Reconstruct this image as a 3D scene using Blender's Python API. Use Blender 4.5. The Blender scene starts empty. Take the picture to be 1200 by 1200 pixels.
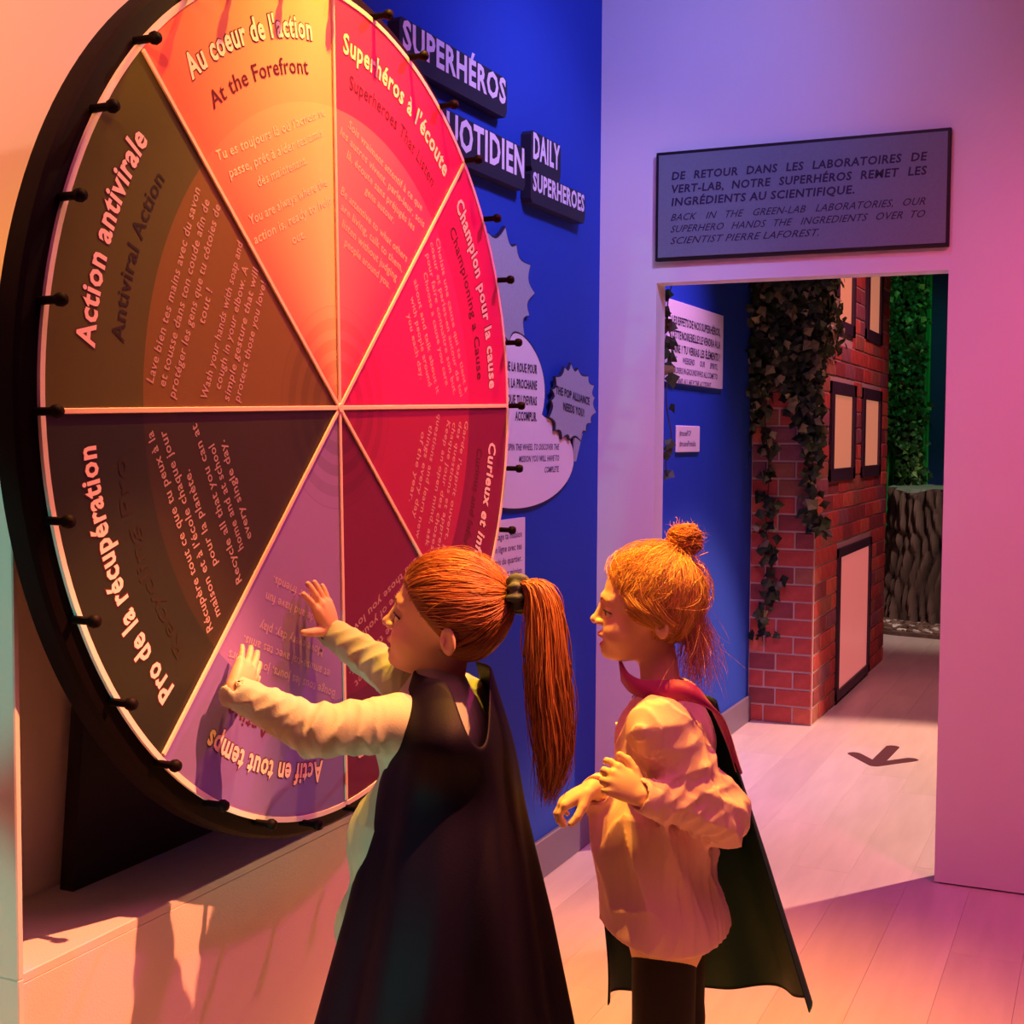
import bpy, math, random
import numpy as np
from mathutils import Vector, Matrix
PI = math.pi
S = bpy.context.scene
COL = S.collection
random.seed(7)
rng = np.random.default_rng(11)
TX, TY, TZ = np.eye(3)

# ------------------------------------------------------------------ camera, world, lights, exposure
FPX, YAW, PITCH, ROLL = 1553.7, .42516, -.05496, .00586
_cy, _sy = math.cos(YAW), math.sin(YAW)
CF = np.array([-_sy*math.cos(PITCH), _cy*math.cos(PITCH), math.sin(PITCH)])
CR = np.array([_cy, _sy, 0.]); CU = np.cross(CR, CF)
CR, CU = CR*math.cos(ROLL)+CU*math.sin(ROLL), -CR*math.sin(ROLL)+CU*math.cos(ROLL)
CP = np.array([0, 0, 1.45])
cam = bpy.data.cameras.new('camera'); co = bpy.data.objects.new('camera', cam); COL.objects.link(co)
cam.sensor_width = 36; cam.lens = FPX/1200*36; cam.clip_start = .05; cam.clip_end = 60
co.matrix_world = Matrix(((CR[0], CU[0], -CF[0], 0), (CR[1], CU[1], -CF[1], 0), (CR[2], CU[2], -CF[2], 1.45), (0, 0, 0, 1)))
S.camera = co

def at(px, py, dep):
    """the point seen at a pixel of the 1200 px frame, dep metres in front of the camera"""
    return CP + (CF + CR*(px-600)/FPX + CU*(600-py)/FPX)*dep

w = bpy.data.worlds.new('world'); S.world = w; w.use_nodes = True
w.node_tree.nodes['Background'].inputs[0].default_value = (.42, .16, .40, 1)
w.node_tree.nodes['Background'].inputs[1].default_value = .10
S.view_settings.view_transform = 'Standard'; S.view_settings.look = 'None'
S.view_settings.gamma = 1; S.view_settings.use_curve_mapping = False
S.view_settings.exposure = 0.0
S.cycles.max_bounces = 6

def aim(o, tgt):
    d = Vector(tgt)-o.location; o.rotation_euler = d.to_track_quat('-Z', 'Y').to_euler()
def spot(name, loc, tgt, col, power, angle, blend=.5, size=.05):
    l = bpy.data.lights.new(name, 'SPOT'); l.color = col; l.energy = power
    l.spot_size = math.radians(angle); l.spot_blend = blend; l.shadow_soft_size = size
    o = bpy.data.objects.new(name, l); COL.objects.link(o); o.location = loc; aim(o, tgt); return o
def area(name, loc, tgt, col, power, sx, sy):
    l = bpy.data.lights.new(name, 'AREA'); l.color = col; l.energy = power; l.shape = 'RECTANGLE'; l.size = sx; l.size_y = sy
    o = bpy.data.objects.new(name, l); COL.objects.link(o); o.location = loc; aim(o, tgt); return o

# stage spotlights of the exhibition, and one added fill light
spot('yellow_orange_spot', (-.95, 2.28, 3.3), (-1.05, 2.15, 1.0), (1, .40, .02), 450, 62, .7, .02)
spot('orange_panel_spot', (.1, 2.3, 3.3), (-1.45, 1.32, .1), (1, .27, .10), 1300, 23, .5, .02)
spot('yellow_head_spot', (-1.28, 2.55, 3.25), (-.96, 2.37, 1.15), (1, .52, .03), 400, 26, .7, .02)
area('rose_fill', (-.1, 1.6, 3.42), (-.4, 1.9, 0), (1, .15, .26), 44, 1.6, 1.6)  # soft ceiling fill added for the pinkish ambient, not a stage lamp
spot('coral_left_spot', (-.55, .35, 2.35), (-1.69, 1.40, 2.22), (1, .33, .085), 180, 38, .35, .01)
spot('warm_white_spot', (-.5, 2.6, 3.4), (-1.55, 1.75, 2.35), (1, .62, .40), 45, 36, .4, .02)
spot('pink_spot', (-.3, 3.5, 3.2), (-1.4, 2.6, 1.6), (1, .035, .30), 230, 50, .8, .06)
spot('orange_floor_spot', (-.85, 3.7, 3.3), (-.95, 3.0, 0), (1, .33, .07), 480, 46, 1, .08)
spot('teal_spot', (-1.0, .45, .2), (-1.20, 1.95, .70), (.02, .80, .55), 48, 22, .5, .02)
spot('teal_post_spot', (-1.64, .35, .62), (-1.64, 1.43, .62), (.05, .56, .38), 30, 36, .5, .02)
spot('teal_post_spot', (-1.64, .35, 1.22), (-1.64, 1.43, 1.22), (.05, .56, .40), 30, 36, .5, .02)
spot('blue_spot', (-.2, 3.1, 3.4), (-1.7, 3.9, 2.4), (.02, .22, 1), 95, 80, .9, .12)
spot('lavender_wall_spot', (-.35, 3.2, 3.4), (-1.69, 3.95, 2.0), (.80, .50, .95), 85, 52, .8, .1)
spot('magenta_wash', (1.0, 2.7, 3.2), (0, 4.4, .7), (1, .10, .40), 200, 76, .9, .2)
spot('lavender_spot', (-.9, 3.3, 3.45), (-1.2, 4.5, 2.5), (.34, .32, 1), 40, 95, 1, .15)
spot('far_room_spot', (1.3, 7.1, 3.2), (-.7, 5.6, 0), (1, .52, .36), 1200, 45, .35, .05)
spot('far_wall_spot', (-.9, 4.9, 3.3), (-1.69, 5.35, 1.4), (.85, .36, .95), 240, 56, .9, .1)
spot('far_pink_spot', (-.3, 7.0, 3.3), (-1.36, 7.9, .6), (1, .30, .36), 150, 80, .8, .1)
spot('stump_spot', (-.5, 9.3, 3.3), (-1.3, 11.0, .3), (1, .75, .62), 210, 60, .7, .1)
spot('foliage_green_spot', (-.8, 10.2, 3.3), (-1.8, 12.0, 1.7), (.12, 1, .35), 45, 70, .7, .1)

# ------------------------------------------------------------------ helpers
WL = {}
def wl(o):
    p = np.array(o.location); 
    while o.parent: o = o.parent; p = p+np.array(o.location)
    return p
def thing(name, label, cat, loc, group=None):
    o = bpy.data.objects.new(name, None); COL.objects.link(o); o.location = loc; o.empty_display_size = .1
    o['label'] = label; o['category'] = cat
    if group: o['group'] = group
    return o
def mesh(name, V, Fc, mats=None, parent=None, smooth=False, mi=None, label=None, col=None, kind=None, cat=None, group=None, origin=None):
    """V are world positions; the object keeps them where they are under its parent"""
    V = np.asarray(V, float).reshape(-1, 3)
    off = wl(parent) if parent is not None else (np.asarray(origin, float) if origin is not None else np.zeros(3))
    me = bpy.data.meshes.new(name)
    me.from_pydata((V-off).tolist(), [], Fc if isinstance(Fc, list) else Fc.tolist())
    if mats is not None:
        for m in (mats if isinstance(mats, (list, tuple)) else [mats]): me.materials.append(m)
    if smooth: me.polygons.foreach_set('use_smooth', [True]*len(me.polygons))
    if mi is not None: me.polygons.foreach_set('material_index', list(mi))
    if col is not None:
        a = me.color_attributes.new('tone', 'FLOAT_COLOR', 'POINT')
        c = np.ones((len(V), 4), np.float32); c[:, :3] = col; a.data.foreach_set('color', c.ravel())
    me.update()
    o = bpy.data.objects.new(name, me); COL.objects.link(o)
    if parent is not None: o.parent = parent
    else: o.location = off
    for k, v in (('label', label), ('kind', kind), ('category', cat), ('group', group)):
        if v: o[k] = v
    return o

def srgb(c):
    return tuple(((x/255)/12.92 if x/255 <= .04045 else ((x/255+.055)/1.055)**2.4) for x in c)
_m = {}
def mat(name, c, rough=.6, bump=0, bscale=40, var=0, vscale=6, emit=None, estr=0, spec=.4, metal=0, attr=False, aniso=None, sheen=0, trans=0, stretch=None):
    if name in _m: return _m[name]
    m = bpy.data.materials.new(name); m.use_nodes = True; nt = m.node_tree; b = nt.nodes['Principled BSDF']
    b.inputs['Roughness'].default_value = rough; b.inputs['Specular IOR Level'].default_value = spec; b.inputs['Metallic'].default_value = metal
    b.inputs['Base Color'].default_value = (*c, 1)
    if sheen: b.inputs['Sheen Weight'].default_value = sheen
    src = None
    tc = nt.nodes.new('ShaderNodeTexCoord'); mp = nt.nodes.new('ShaderNodeMapping'); nt.links.new(tc.outputs['Object'], mp.inputs['Vector'])
    if stretch: mp.inputs['Scale'].default_value = stretch
    if attr:
        a = nt.nodes.new('ShaderNodeAttribute'); a.attribute_name = 'tone'; src = a.outputs['Color']
    if var:
        n = nt.nodes.new('ShaderNodeTexNoise'); n.inputs['Scale'].default_value = vscale; n.inputs['Detail'].default_value = 4
        nt.links.new(mp.outputs[0], n.inputs['Vector'])
        r = nt.nodes.new('ShaderNodeMapRange'); r.inputs['From Min'].default_value = .3; r.inputs['From Max'].default_value = .7
        r.inputs['To Min'].default_value = 1-var; r.inputs['To Max'].default_value = 1+var; nt.links.new(n.outputs['Fac'], r.inputs['Value'])
        mx = nt.nodes.new('ShaderNodeVectorMath'); mx.operation = 'SCALE'
        if src: nt.links.new(src, mx.inputs[0])
        else: mx.inputs[0].default_value = c
        nt.links.new(r.outputs[0], mx.inputs['Scale']); src = mx.outputs[0]
    if src: nt.links.new(src, b.inputs['Base Color'])
    if bump:
        n = nt.nodes.new('ShaderNodeTexNoise'); n.inputs['Scale'].default_value = bscale; n.inputs['Detail'].default_value = 5
        nt.links.new(mp.outputs[0], n.inputs['Vector'])
        bp = nt.nodes.new('ShaderNodeBump'); bp.inputs['Strength'].default_value = bump; bp.inputs['Distance'].default_value = .004
        nt.links.new(n.outputs['Fac'], bp.inputs['Height']); nt.links.new(bp.outputs[0], b.inputs['Normal'])
    if emit is not None:
        b.inputs['Emission Color'].default_value = (*emit, 1); b.inputs['Emission Strength'].default_value = estr
    _m[name] = m
    return m

def box(a, b):
    x0, y0, z0 = np.minimum(a, b); x1, y1, z1 = np.maximum(a, b)
    V = [(x0, y0, z0), (x1, y0, z0), (x1, y1, z0), (x0, y1, z0), (x0, y0, z1), (x1, y0, z1), (x1, y1, z1), (x0, y1, z1)]
    Fc = [(0, 3, 2, 1), (4, 5, 6, 7), (0, 1, 5, 4), (1, 2, 6, 5), (2, 3, 7, 6), (3, 0, 4, 7)]
    return np.array(V), Fc
def bbox_(a, b, r=.004):
    """box with chamfered edges (24 vertices)"""
    a, b = np.minimum(a, b).astype(float), np.maximum(a, b).astype(float); c = (a+b)/2; h = (b-a)/2
    r = min(r, *(h*.9)); V = []; idx = {}
    for sx in (-1, 1):
        for sy in (-1, 1):
            for sz in (-1, 1):
                s = np.array([sx, sy, sz])
                for ax in range(3):
                    e = h-r; e[ax] = h[ax]; idx[(sx, sy, sz, ax)] = len(V); V.append(c+s*e)
    Fc = []
    def q(l):
        p = [V[i] for i in l]; n = np.cross(p[1]-p[0], p[2]-p[0])
        if n @ (sum(p)/len(p)-c) < 0: l = l[::-1]
        Fc.append(tuple(l))
    for ax in range(3):
        u, v = [i for i in range(3) if i != ax]
        for s in (-1, 1):
            l = []
            for su, sv in ((-1, -1), (1, -1), (1, 1), (-1, 1)):
                k = [0, 0, 0]; k[ax] = s; k[u] = su; k[v] = sv; l.append(idx[(*k, ax)])
            q(l)
        for su in (-1, 1):
            for sv in (-1, 1):
                k0 = [0]*3; k0[u] = su; k0[v] = sv; k1 = list(k0); k0[ax] = -1; k1[ax] = 1
                q([idx[(*k0, u)], idx[(*k1, u)], idx[(*k1, v)], idx[(*k0, v)]])
    for sx in (-1, 1):
        for sy in (-1, 1):
            for sz in (-1, 1): q([idx[(sx, sy, sz, i)] for i in range(3)])
    return np.array(V), Fc
class MB:
    def __init__(s): s.V = []; s.F = []; s.n = 0; s.mi = []; s.c = []
    def add(s, vf, m=0, c=None):
        V, Fc = vf; V = np.asarray(V, float); s.V.append(V); n = s.n
        if isinstance(Fc, np.ndarray): Fc = Fc.tolist()
        s.F += [tuple(i+n for i in f) for f in Fc]; s.mi += [m]*len(Fc); s.n += len(V)
        if c is not None: s.c.append(np.broadcast_to(np.asarray(c, float), (len(V), 3)))
        return s
    def build(s, name, mats, parent=None, **k):
        if s.c: k['col'] = np.vstack(s.c)
        return mesh(name, np.vstack(s.V), s.F, mats, parent, mi=s.mi, **k)

def tube(P, r, n=8, caps=True):
    P = np.asarray(P, float); m = len(P); r = np.broadcast_to(np.asarray(r, float), (m,)).copy()
    T = np.gradient(P, axis=0); T /= np.linalg.norm(T, axis=1)[:, None]+1e-12
    ref = np.array([0, 0, 1.]) if abs(T[0][2]) < .9 else np.array([1., 0, 0]); V = []
    a = np.arange(n)*2*PI/n
    u = np.cross(T[0], ref); u /= np.linalg.norm(u)
    for i in range(m):
        u = u-T[i]*(u@T[i]); u /= np.linalg.norm(u)+1e-12; v = np.cross(T[i], u)
        V.append(P[i]+r[i]*(np.cos(a)[:, None]*u+np.sin(a)[:, None]*v))
    Fc = []
    for i in range(m-1):
        for j in range(n):
            k = (j+1) % n; Fc.append((i*n+j, i*n+k, (i+1)*n+k, (i+1)*n+j))
    if caps: Fc.append(tuple(range(n-1, -1, -1))); Fc.append(tuple((m-1)*n+j for j in range(n)))
    return np.vstack(V), Fc
def prism(poly, origin, u, v, w_, t):
    """polygon in the (u,v) plane extruded t along w_"""
    poly = np.asarray(poly, float); n = len(poly)
    A = np.asarray(origin)+poly[:, :1]*u+poly[:, 1:2]*v; B = A+np.asarray(w_)*t
    area_ = np.sum(poly[:, 0]*np.roll(poly[:, 1], -1)-poly[:, 1]*np.roll(poly[:, 0], -1))
    flip = (area_*np.dot(np.cross(u, v), w_)) < 0
    Fc = [tuple(range(n))[::-1], tuple(range(n, 2*n))]+[(i, (i+1) % n, (i+1) % n+n, i+n) for i in range(n)]
    if flip: Fc = [f[::-1] for f in Fc]
    return np.vstack([A, B]), Fc

def text2d(s, bold=0., shear=0., ext=0., res=2):
    """flat or raised lettering as a mesh: vertices (n,3), faces; size 1, starting at x=0"""
    cu = bpy.data.curves.new('t', 'FONT'); cu.body = s; cu.size = 1; cu.resolution_u = res
    cu.offset = bold; cu.shear = shear; cu.extrude = ext; cu.space_character = 1.03+bold*2.2
    o = bpy.data.objects.new('t', cu); COL.objects.link(o)
    me = bpy.data.meshes.new_from_object(o.evaluated_get(bpy.context.evaluated_depsgraph_get()))
    V = np.empty(len(me.vertices)*3); me.vertices.foreach_get('co', V); V = V.reshape(-1, 3)
    Fc = [tuple(p.vertices) for p in me.polygons]
    bpy.data.objects.remove(o); bpy.data.curves.remove(cu); bpy.data.meshes.remove(me)
    return V, Fc
def text_line(s, x0, width, size, bold=0., shear=0., ext=0., justify=False):
    """a line of lettering fitted to a width; with justify the words keep their shape and the gaps stretch"""
    words = s.split(' ') if justify else [s]
    parts = []; tot = 0
    for wd in words:
        V, Fc = text2d(wd, bold, shear, ext)
        if len(V) == 0: continue
        V[:, 0] -= V[:, 0].min(); parts.append((V, Fc)); tot += V[:, 0].max()
    mb = MB()
    if justify:
        gap = max(.2, (width/size-tot)/max(1, len(parts)-1)); sx = width/((tot+gap*(len(parts)-1))*size)
    else: gap = 0; sx = width/(tot*size)
    x = 0
    for V, Fc in parts:
        W = V.copy(); wdt = V[:, 0].max(); W[:, 0] = x0+(W[:, 0]+x)*size*sx; W[:, 1:] *= size; mb.add((W, Fc)); x += wdt+gap
    return np.vstack(mb.V), mb.F
def place2(V, O, u, v, w_):
    return np.asarray(O)+V[:, :1]*u+V[:, 1:2]*v+V[:, 2:3]*w_

# ------------------------------------------------------------------ the room
XB, YW = -1.69, 4.48
M_white = mat('painted_white_wall', (.72, .70, .74), .55, .06, 60, .02, 2)
M_cream = mat('cream_painted_wall', (.74, .70, .66), .55, .05, 60)
M_blue = mat('saturated_blue_wall', (.005, .048, .44), .75, .05, 80, .04, 2)
M_darkblue = mat('dark_blue_wall', (.01, .03, .22), .6)
M_base = mat('grey_baseboard', (.16, .13, .20), .5)
M_black = mat('black_painted', (.006, .005, .006), .5)
M_ceil = mat('dark_ceiling', (.03, .03, .035), .9)
M_dark = mat('dark_side_wall', (.20, .12, .20), .8)

def struct(name, vf, m, **k):
    V, Fc = vf; V = np.asarray(V); c = (V.max(0)+V.min(0))/2; c[2] = V[:, 2].min()
    return mesh(name, V, Fc, m, kind='structure', origin=c, **k)
M_under = mat('floor_underlay', (.42, .35, .34), .8)
fl = struct('floor', box((-3.12, -1.6, -.12), (3.2, 13.2, -.006)), M_under)
M_planks = [mat('pale_floor_plank_%s' % n, c, .34, .04, 30, .07, 3.5, stretch=(5, .7, 1)) for n, c in
            (('light', (.66, .56, .54)), ('mid', (.60, .50, .49)), ('warm', (.63, .54, .49)))]
def planks():
    W, k, proto = .192, 0, {}
    for i in range(-16, 13):
        x0 = i*W; x1 = x0+W
        if x0 > 1.6: continue
        y = (1.2 if x1 > -1.75 else 9.1)-random.random()*(1.2 if x1 > -1.75 else 0)
        while y < 12.6:
            L = 1.38; m = random.randrange(3)
            if m not in proto:
                V, Fc = bbox_((-W/2+.0003, -L/2+.0003, -.006), (W/2-.0003, L/2-.0003, 0), .0006)
                o = mesh('floor_plank', V+wl(fl), Fc, M_planks[m], fl); proto[m] = o
            else:
                o = proto[m].copy(); COL.objects.link(o); o.parent = fl
            p = wl(fl); o.location = (x0+W/2-p[0], y+L/2-p[1], -p[2]); y += L; k += 1
planks()
M_floorrest = M_planks[0]
struct('trim_1', box((1.65, -1.5, -.006), (3.1, 12.8, -.001)), M_floorrest)
# left wall: cream part behind the wheel, blue part from there to the far room
struct('wall_left', box((XB-.12, -1.5, 0), (XB, 2.62, 3.5)), M_cream)
struct('wall_left_blue', box((XB-.12, 2.62, 0), (XB, 9.0, 3.5)), M_blue)
struct('baseboard_left', bbox_((XB, 2.75, 0), (XB+.016, YW, .135)), M_base)
struct('baseboard_left_far', bbox_((XB, YW+.1, 0), (XB+.016, 6.72, .135)), M_base)
# wall with the doorway: stub left of it, lintel above, wide panel at the right
struct('wall_front_left', box((XB, YW, 0), (-1.477, YW+.1, 3.5)), M_white)
struct('wall_front_top', box((-1.477, YW, 2.0), (-.497, YW+.1, 3.5)), M_white)
struct('wall_front_right', box((-.497, YW, .006), (3.1, YW+.1, 3.5)), M_white)
struct('trim_2', box((-.485, YW+.012, 0), (3.1, YW+.09, .006)), M_black)
struct('wall_left_far', box((-3.12, 9.0, 0), (-3.0, 12.6, 3.5)), M_darkblue)
struct('wall_far_return', box((-3.0, 8.9, 0), (XB-.121, 9.0, 3.5)), M_darkblue)
struct('wall_right', box((3.1, -1.5, 0), (3.2, 12.7, 3.5)), M_dark)
struct('wall_back', box((XB-.12, -1.6, 0), (3.2, -1.5, 3.5)), M_dark)
struct('wall_far', box((-3.12, 12.6, 0), (3.2, 12.7, 3.5)), M_darkblue)
struct('ceiling', box((-3.12, -1.6, 3.5), (3.2, 12.7, 3.6)), M_ceil)

# ------------------------------------------------------------------ counter under the wheel and the post at its left
ZL, XL = .655, -1.45
M_ctr = mat('white_counter_board', (.70, .64, .66), .5, .15, 260)
ct = thing('display_counter', 'long white counter box with flat ledge along the wall under the wheel', 'counter', (-1.57, 2.0, 0))
mesh('front_panel', *bbox_((XL-.018, 1.445, 0), (XL, 3.02, ZL-.016), .001), M_ctr, ct)
mesh('ledge', *bbox_((XB+.001, 1.445, ZL-.016), (XL, 3.02, ZL), .0015), M_ctr, ct)
mesh('end_panel', *bbox_((XB+.001, 3.02, 0), (XL, 3.038, ZL), .001), M_ctr, ct)
post = thing('partition_post', 'white upright partition board lit green at the left edge of the counter', 'partition', (-1.55, 1.3, 0))
mesh('board', *bbox_((XB+.001, 1.431, ZL), (-1.435, 1.443, 1.645), .002), mat('partition_white', (.66, .68, .68), .5), post)
mesh('lower_board', *bbox_((XB+.001, 1.431, 0), (-1.435, 1.443, ZL), .002), mat('partition_white', (0, 0, 0)), post)
mesh('cap_strip', *bbox_((XB+.001, 1.425, 1.645), (-1.43, 1.446, 1.655), .002), mat('partition_cap', (.45, .40, .40), .5), post)

# ------------------------------------------------------------------ the wheel
WX, WY, WZ, WR = -1.36, 2.193, 1.508, .7826
PH0 = .030
wh = thing('prize_wheel', 'huge round spinning wheel with eight coloured sectors on the left wall', 'wheel', (WX, WY, WZ))
HUB = np.array([WX, WY, WZ])
def wp(r, a, w_=0.):
    """point of the wheel plane, r in wheel radii, angle a anticlockwise seen from the room"""
    r, a, w_ = np.broadcast_arrays(np.asarray(r, float), np.asarray(a, float), np.asarray(w_, float))
    return np.stack([WX+w_, WY+np.cos(a)*r*WR, WZ+np.sin(a)*r*WR], -1)
def lathe_x(prof, n=160):
    """profile of (radius in m, x offset) turned about the wheel axle"""
    a = np.arange(n)*2*PI/n; V = []
    for r, x in prof: V.append(np.stack([np.full(n, WX+x), WY+np.cos(a)*r, WZ+np.sin(a)*r], 1))
    m = len(prof); Fc = []
    for i in range(m):
        for j in range(n):
            k = (j+1) % n; i2 = (i+1) % m; Fc.append((i*n+j, i*n+k, i2*n+k, i2*n+j))
    return np.vstack(V), Fc
M_rim = mat('black_wheel_rim', (.004, .002, .003), .6, spec=.1)
mesh('rim', *lathe_x([(WR*.995, -.004), (WR*1.032, -.012), (WR*1.040, -.018), (WR*1.040, -.052), (WR*1.03, -.058), (WR*.9, -.058), (WR*.9, -.012)]), M_rim, wh, smooth=False)
mesh('edge_trim', *lathe_x([(WR*.988, -.004), (WR*.988, .002), (WR*1.0, .002), (WR*1.0, -.004)]), mat('white_edge_trim', (.82, .74, .78), .4), wh)
mesh('back_disc', *lathe_x([(.02, -.05), (.02, -.012), (WR*.95, -.012), (WR*.95, -.05)], 96), M_rim, wh)

def sector_mat(name, c_in, c_out, tint=None):
    """printed sheet: outer title band, lighter field, thin darker rings near the hub"""
    m = bpy.data.materials.new(name); m.use_nodes = True; nt = m.node_tree; b = nt.nodes['Principled BSDF']
    b.inputs['Roughness'].default_value = .42; b.inputs['Specular IOR Level'].default_value = .35
    tc = nt.nodes.new('ShaderNodeTexCoord'); ln = nt.nodes.new('ShaderNodeVectorMath'); ln.operation = 'LENGTH'
    nt.links.new(tc.outputs['Object'], ln.inputs[0])
    dv = nt.nodes.new('ShaderNodeMath'); dv.operation = 'DIVIDE'; dv.inputs[1].default_value = WR; nt.links.new(ln.outputs['Value'], dv.inputs[0])
    cr = nt.nodes.new('ShaderNodeValToRGB'); cr.color_ramp.interpolation = 'CONSTANT'; e = cr.color_ramp.elements
    stops = [(0, .62), (.055, .80), (.085, .66), (.115, .86), (.140, .72), (.165, .94), (.19, .80), (.215, .97), (.243, .86), (.249, 1), (.72, None)]
    e[0].position = 0; e[1].position = .72
    for i, (p, v) in enumerate(stops):
        el = e[0] if i == 0 else (e[len(e)-1] if v is None else e.new(p))
        el.color = (*c_out, 1) if v is None else (c_in[0]*v, c_in[1]*v, c_in[2]*v, 1)
    nt.links.new(dv.outputs[0], cr.inputs['Fac'])
    src = cr.outputs['Color']
    if tint:   # colour blend across the sector from one divider to the other
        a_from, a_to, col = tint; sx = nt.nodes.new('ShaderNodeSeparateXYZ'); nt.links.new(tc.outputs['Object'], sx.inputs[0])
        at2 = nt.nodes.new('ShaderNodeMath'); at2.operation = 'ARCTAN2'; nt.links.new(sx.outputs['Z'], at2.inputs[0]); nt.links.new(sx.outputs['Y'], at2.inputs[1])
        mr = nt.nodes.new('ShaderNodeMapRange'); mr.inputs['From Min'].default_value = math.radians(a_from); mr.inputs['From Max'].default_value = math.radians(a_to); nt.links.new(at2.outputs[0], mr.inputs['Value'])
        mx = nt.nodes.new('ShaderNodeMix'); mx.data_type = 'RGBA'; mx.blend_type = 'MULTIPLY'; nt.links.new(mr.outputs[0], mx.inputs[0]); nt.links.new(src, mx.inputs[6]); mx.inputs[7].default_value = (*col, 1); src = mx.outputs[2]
    nt.links.new(src, b.inputs['Base Color'])
    return m
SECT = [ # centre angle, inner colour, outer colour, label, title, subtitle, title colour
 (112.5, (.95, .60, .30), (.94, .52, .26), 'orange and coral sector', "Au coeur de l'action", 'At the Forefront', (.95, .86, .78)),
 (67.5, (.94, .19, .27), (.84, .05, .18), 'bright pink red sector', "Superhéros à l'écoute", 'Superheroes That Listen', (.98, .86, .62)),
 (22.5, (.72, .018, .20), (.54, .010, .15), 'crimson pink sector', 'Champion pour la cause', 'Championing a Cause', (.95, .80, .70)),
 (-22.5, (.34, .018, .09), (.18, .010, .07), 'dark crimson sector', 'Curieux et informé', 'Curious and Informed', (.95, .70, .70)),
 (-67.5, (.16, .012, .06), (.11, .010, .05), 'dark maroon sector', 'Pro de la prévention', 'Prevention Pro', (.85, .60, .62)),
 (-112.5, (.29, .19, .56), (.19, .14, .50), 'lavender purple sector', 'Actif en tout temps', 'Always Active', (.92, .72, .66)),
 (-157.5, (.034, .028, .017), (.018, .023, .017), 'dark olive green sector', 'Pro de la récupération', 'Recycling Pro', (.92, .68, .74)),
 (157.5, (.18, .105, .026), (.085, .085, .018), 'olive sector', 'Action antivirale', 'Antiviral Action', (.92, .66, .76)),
]
BODY = [
 ["Tu es toujours là où l'action se", "passe, prêt à aider tes amis", "dès maintenant.", "You are always where the", "action is, ready to help", "out."],
 ["Sois vraiment attentif à ce que", "les autres vivent, parle-leur, sois", "là, écoute sans préjugés les", "gens autour.", "Be attentive to what others", "are living, talk to them,", "listen without judging", "people around you."],
 ["Choisis une cause qui te tient à", "coeur et parles-en autour de toi", "pour faire connaître son but.", "Choose a cause you care", "about and talk about it", "with people around", "you each day."],
 ["Garde l'esprit ouvert, pose", "des questions et apprends", "chaque jour des choses.", "Keep an open mind, ask", "questions and learn new", "things every day", "of the year."],
 ["Prends soin de toi et", "des gens que tu aimes.", "Take care of yourself", "and those you love."],
 ["Bouge tous les jours, joue dehors", "et amuse-toi avec tes amis.", "Move every day, play", "outside and have fun", "with your friends."],
 ["Récupère tout ce que tu peux à la", "maison et à l'école chaque jour", "pour la planète.", "Recycle all that you can at", "home and at school", "every single day."],
 ["Lave bien tes mains avec du savon", "et tousse dans ton coude afin de", "protéger les gens que tu côtoies de", "tout !", "Wash your hands with soap and", "cough in your elbow. A", "simple gesture that will", "protect those you love!"],
]
def arc_text(s, rad, arc, size, mid, name, m, parent, w_=.0035, bold=.02, out=None):
    V, Fc = text2d(s, bold); V[:, 0] -= V[:, 0].min(); V[:, 0] *= arc/V[:, 0].max(); y = V[:, 1]*size
    r = rad*WR+y; a = mid-(V[:, 0]-arc/2)/(rad*WR)
    P = np.stack([np.full(len(a), WX+w_), WY+np.cos(a)*r, WZ+np.sin(a)*r], 1)
    return mesh(name, P, Fc, m, parent)
M_txt = mat('pale_printed_lettering', (.88, .60, .55), .5)
M_sub = mat('dark_red_printed_lettering', (.10, .012, .02), .5)
M_subd = mat('dark_green_printed_lettering', (.020, .018, .010), .5)
M_shadow = mat('dark_lettering_outline', (.10, .02, .035), .5)
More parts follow.
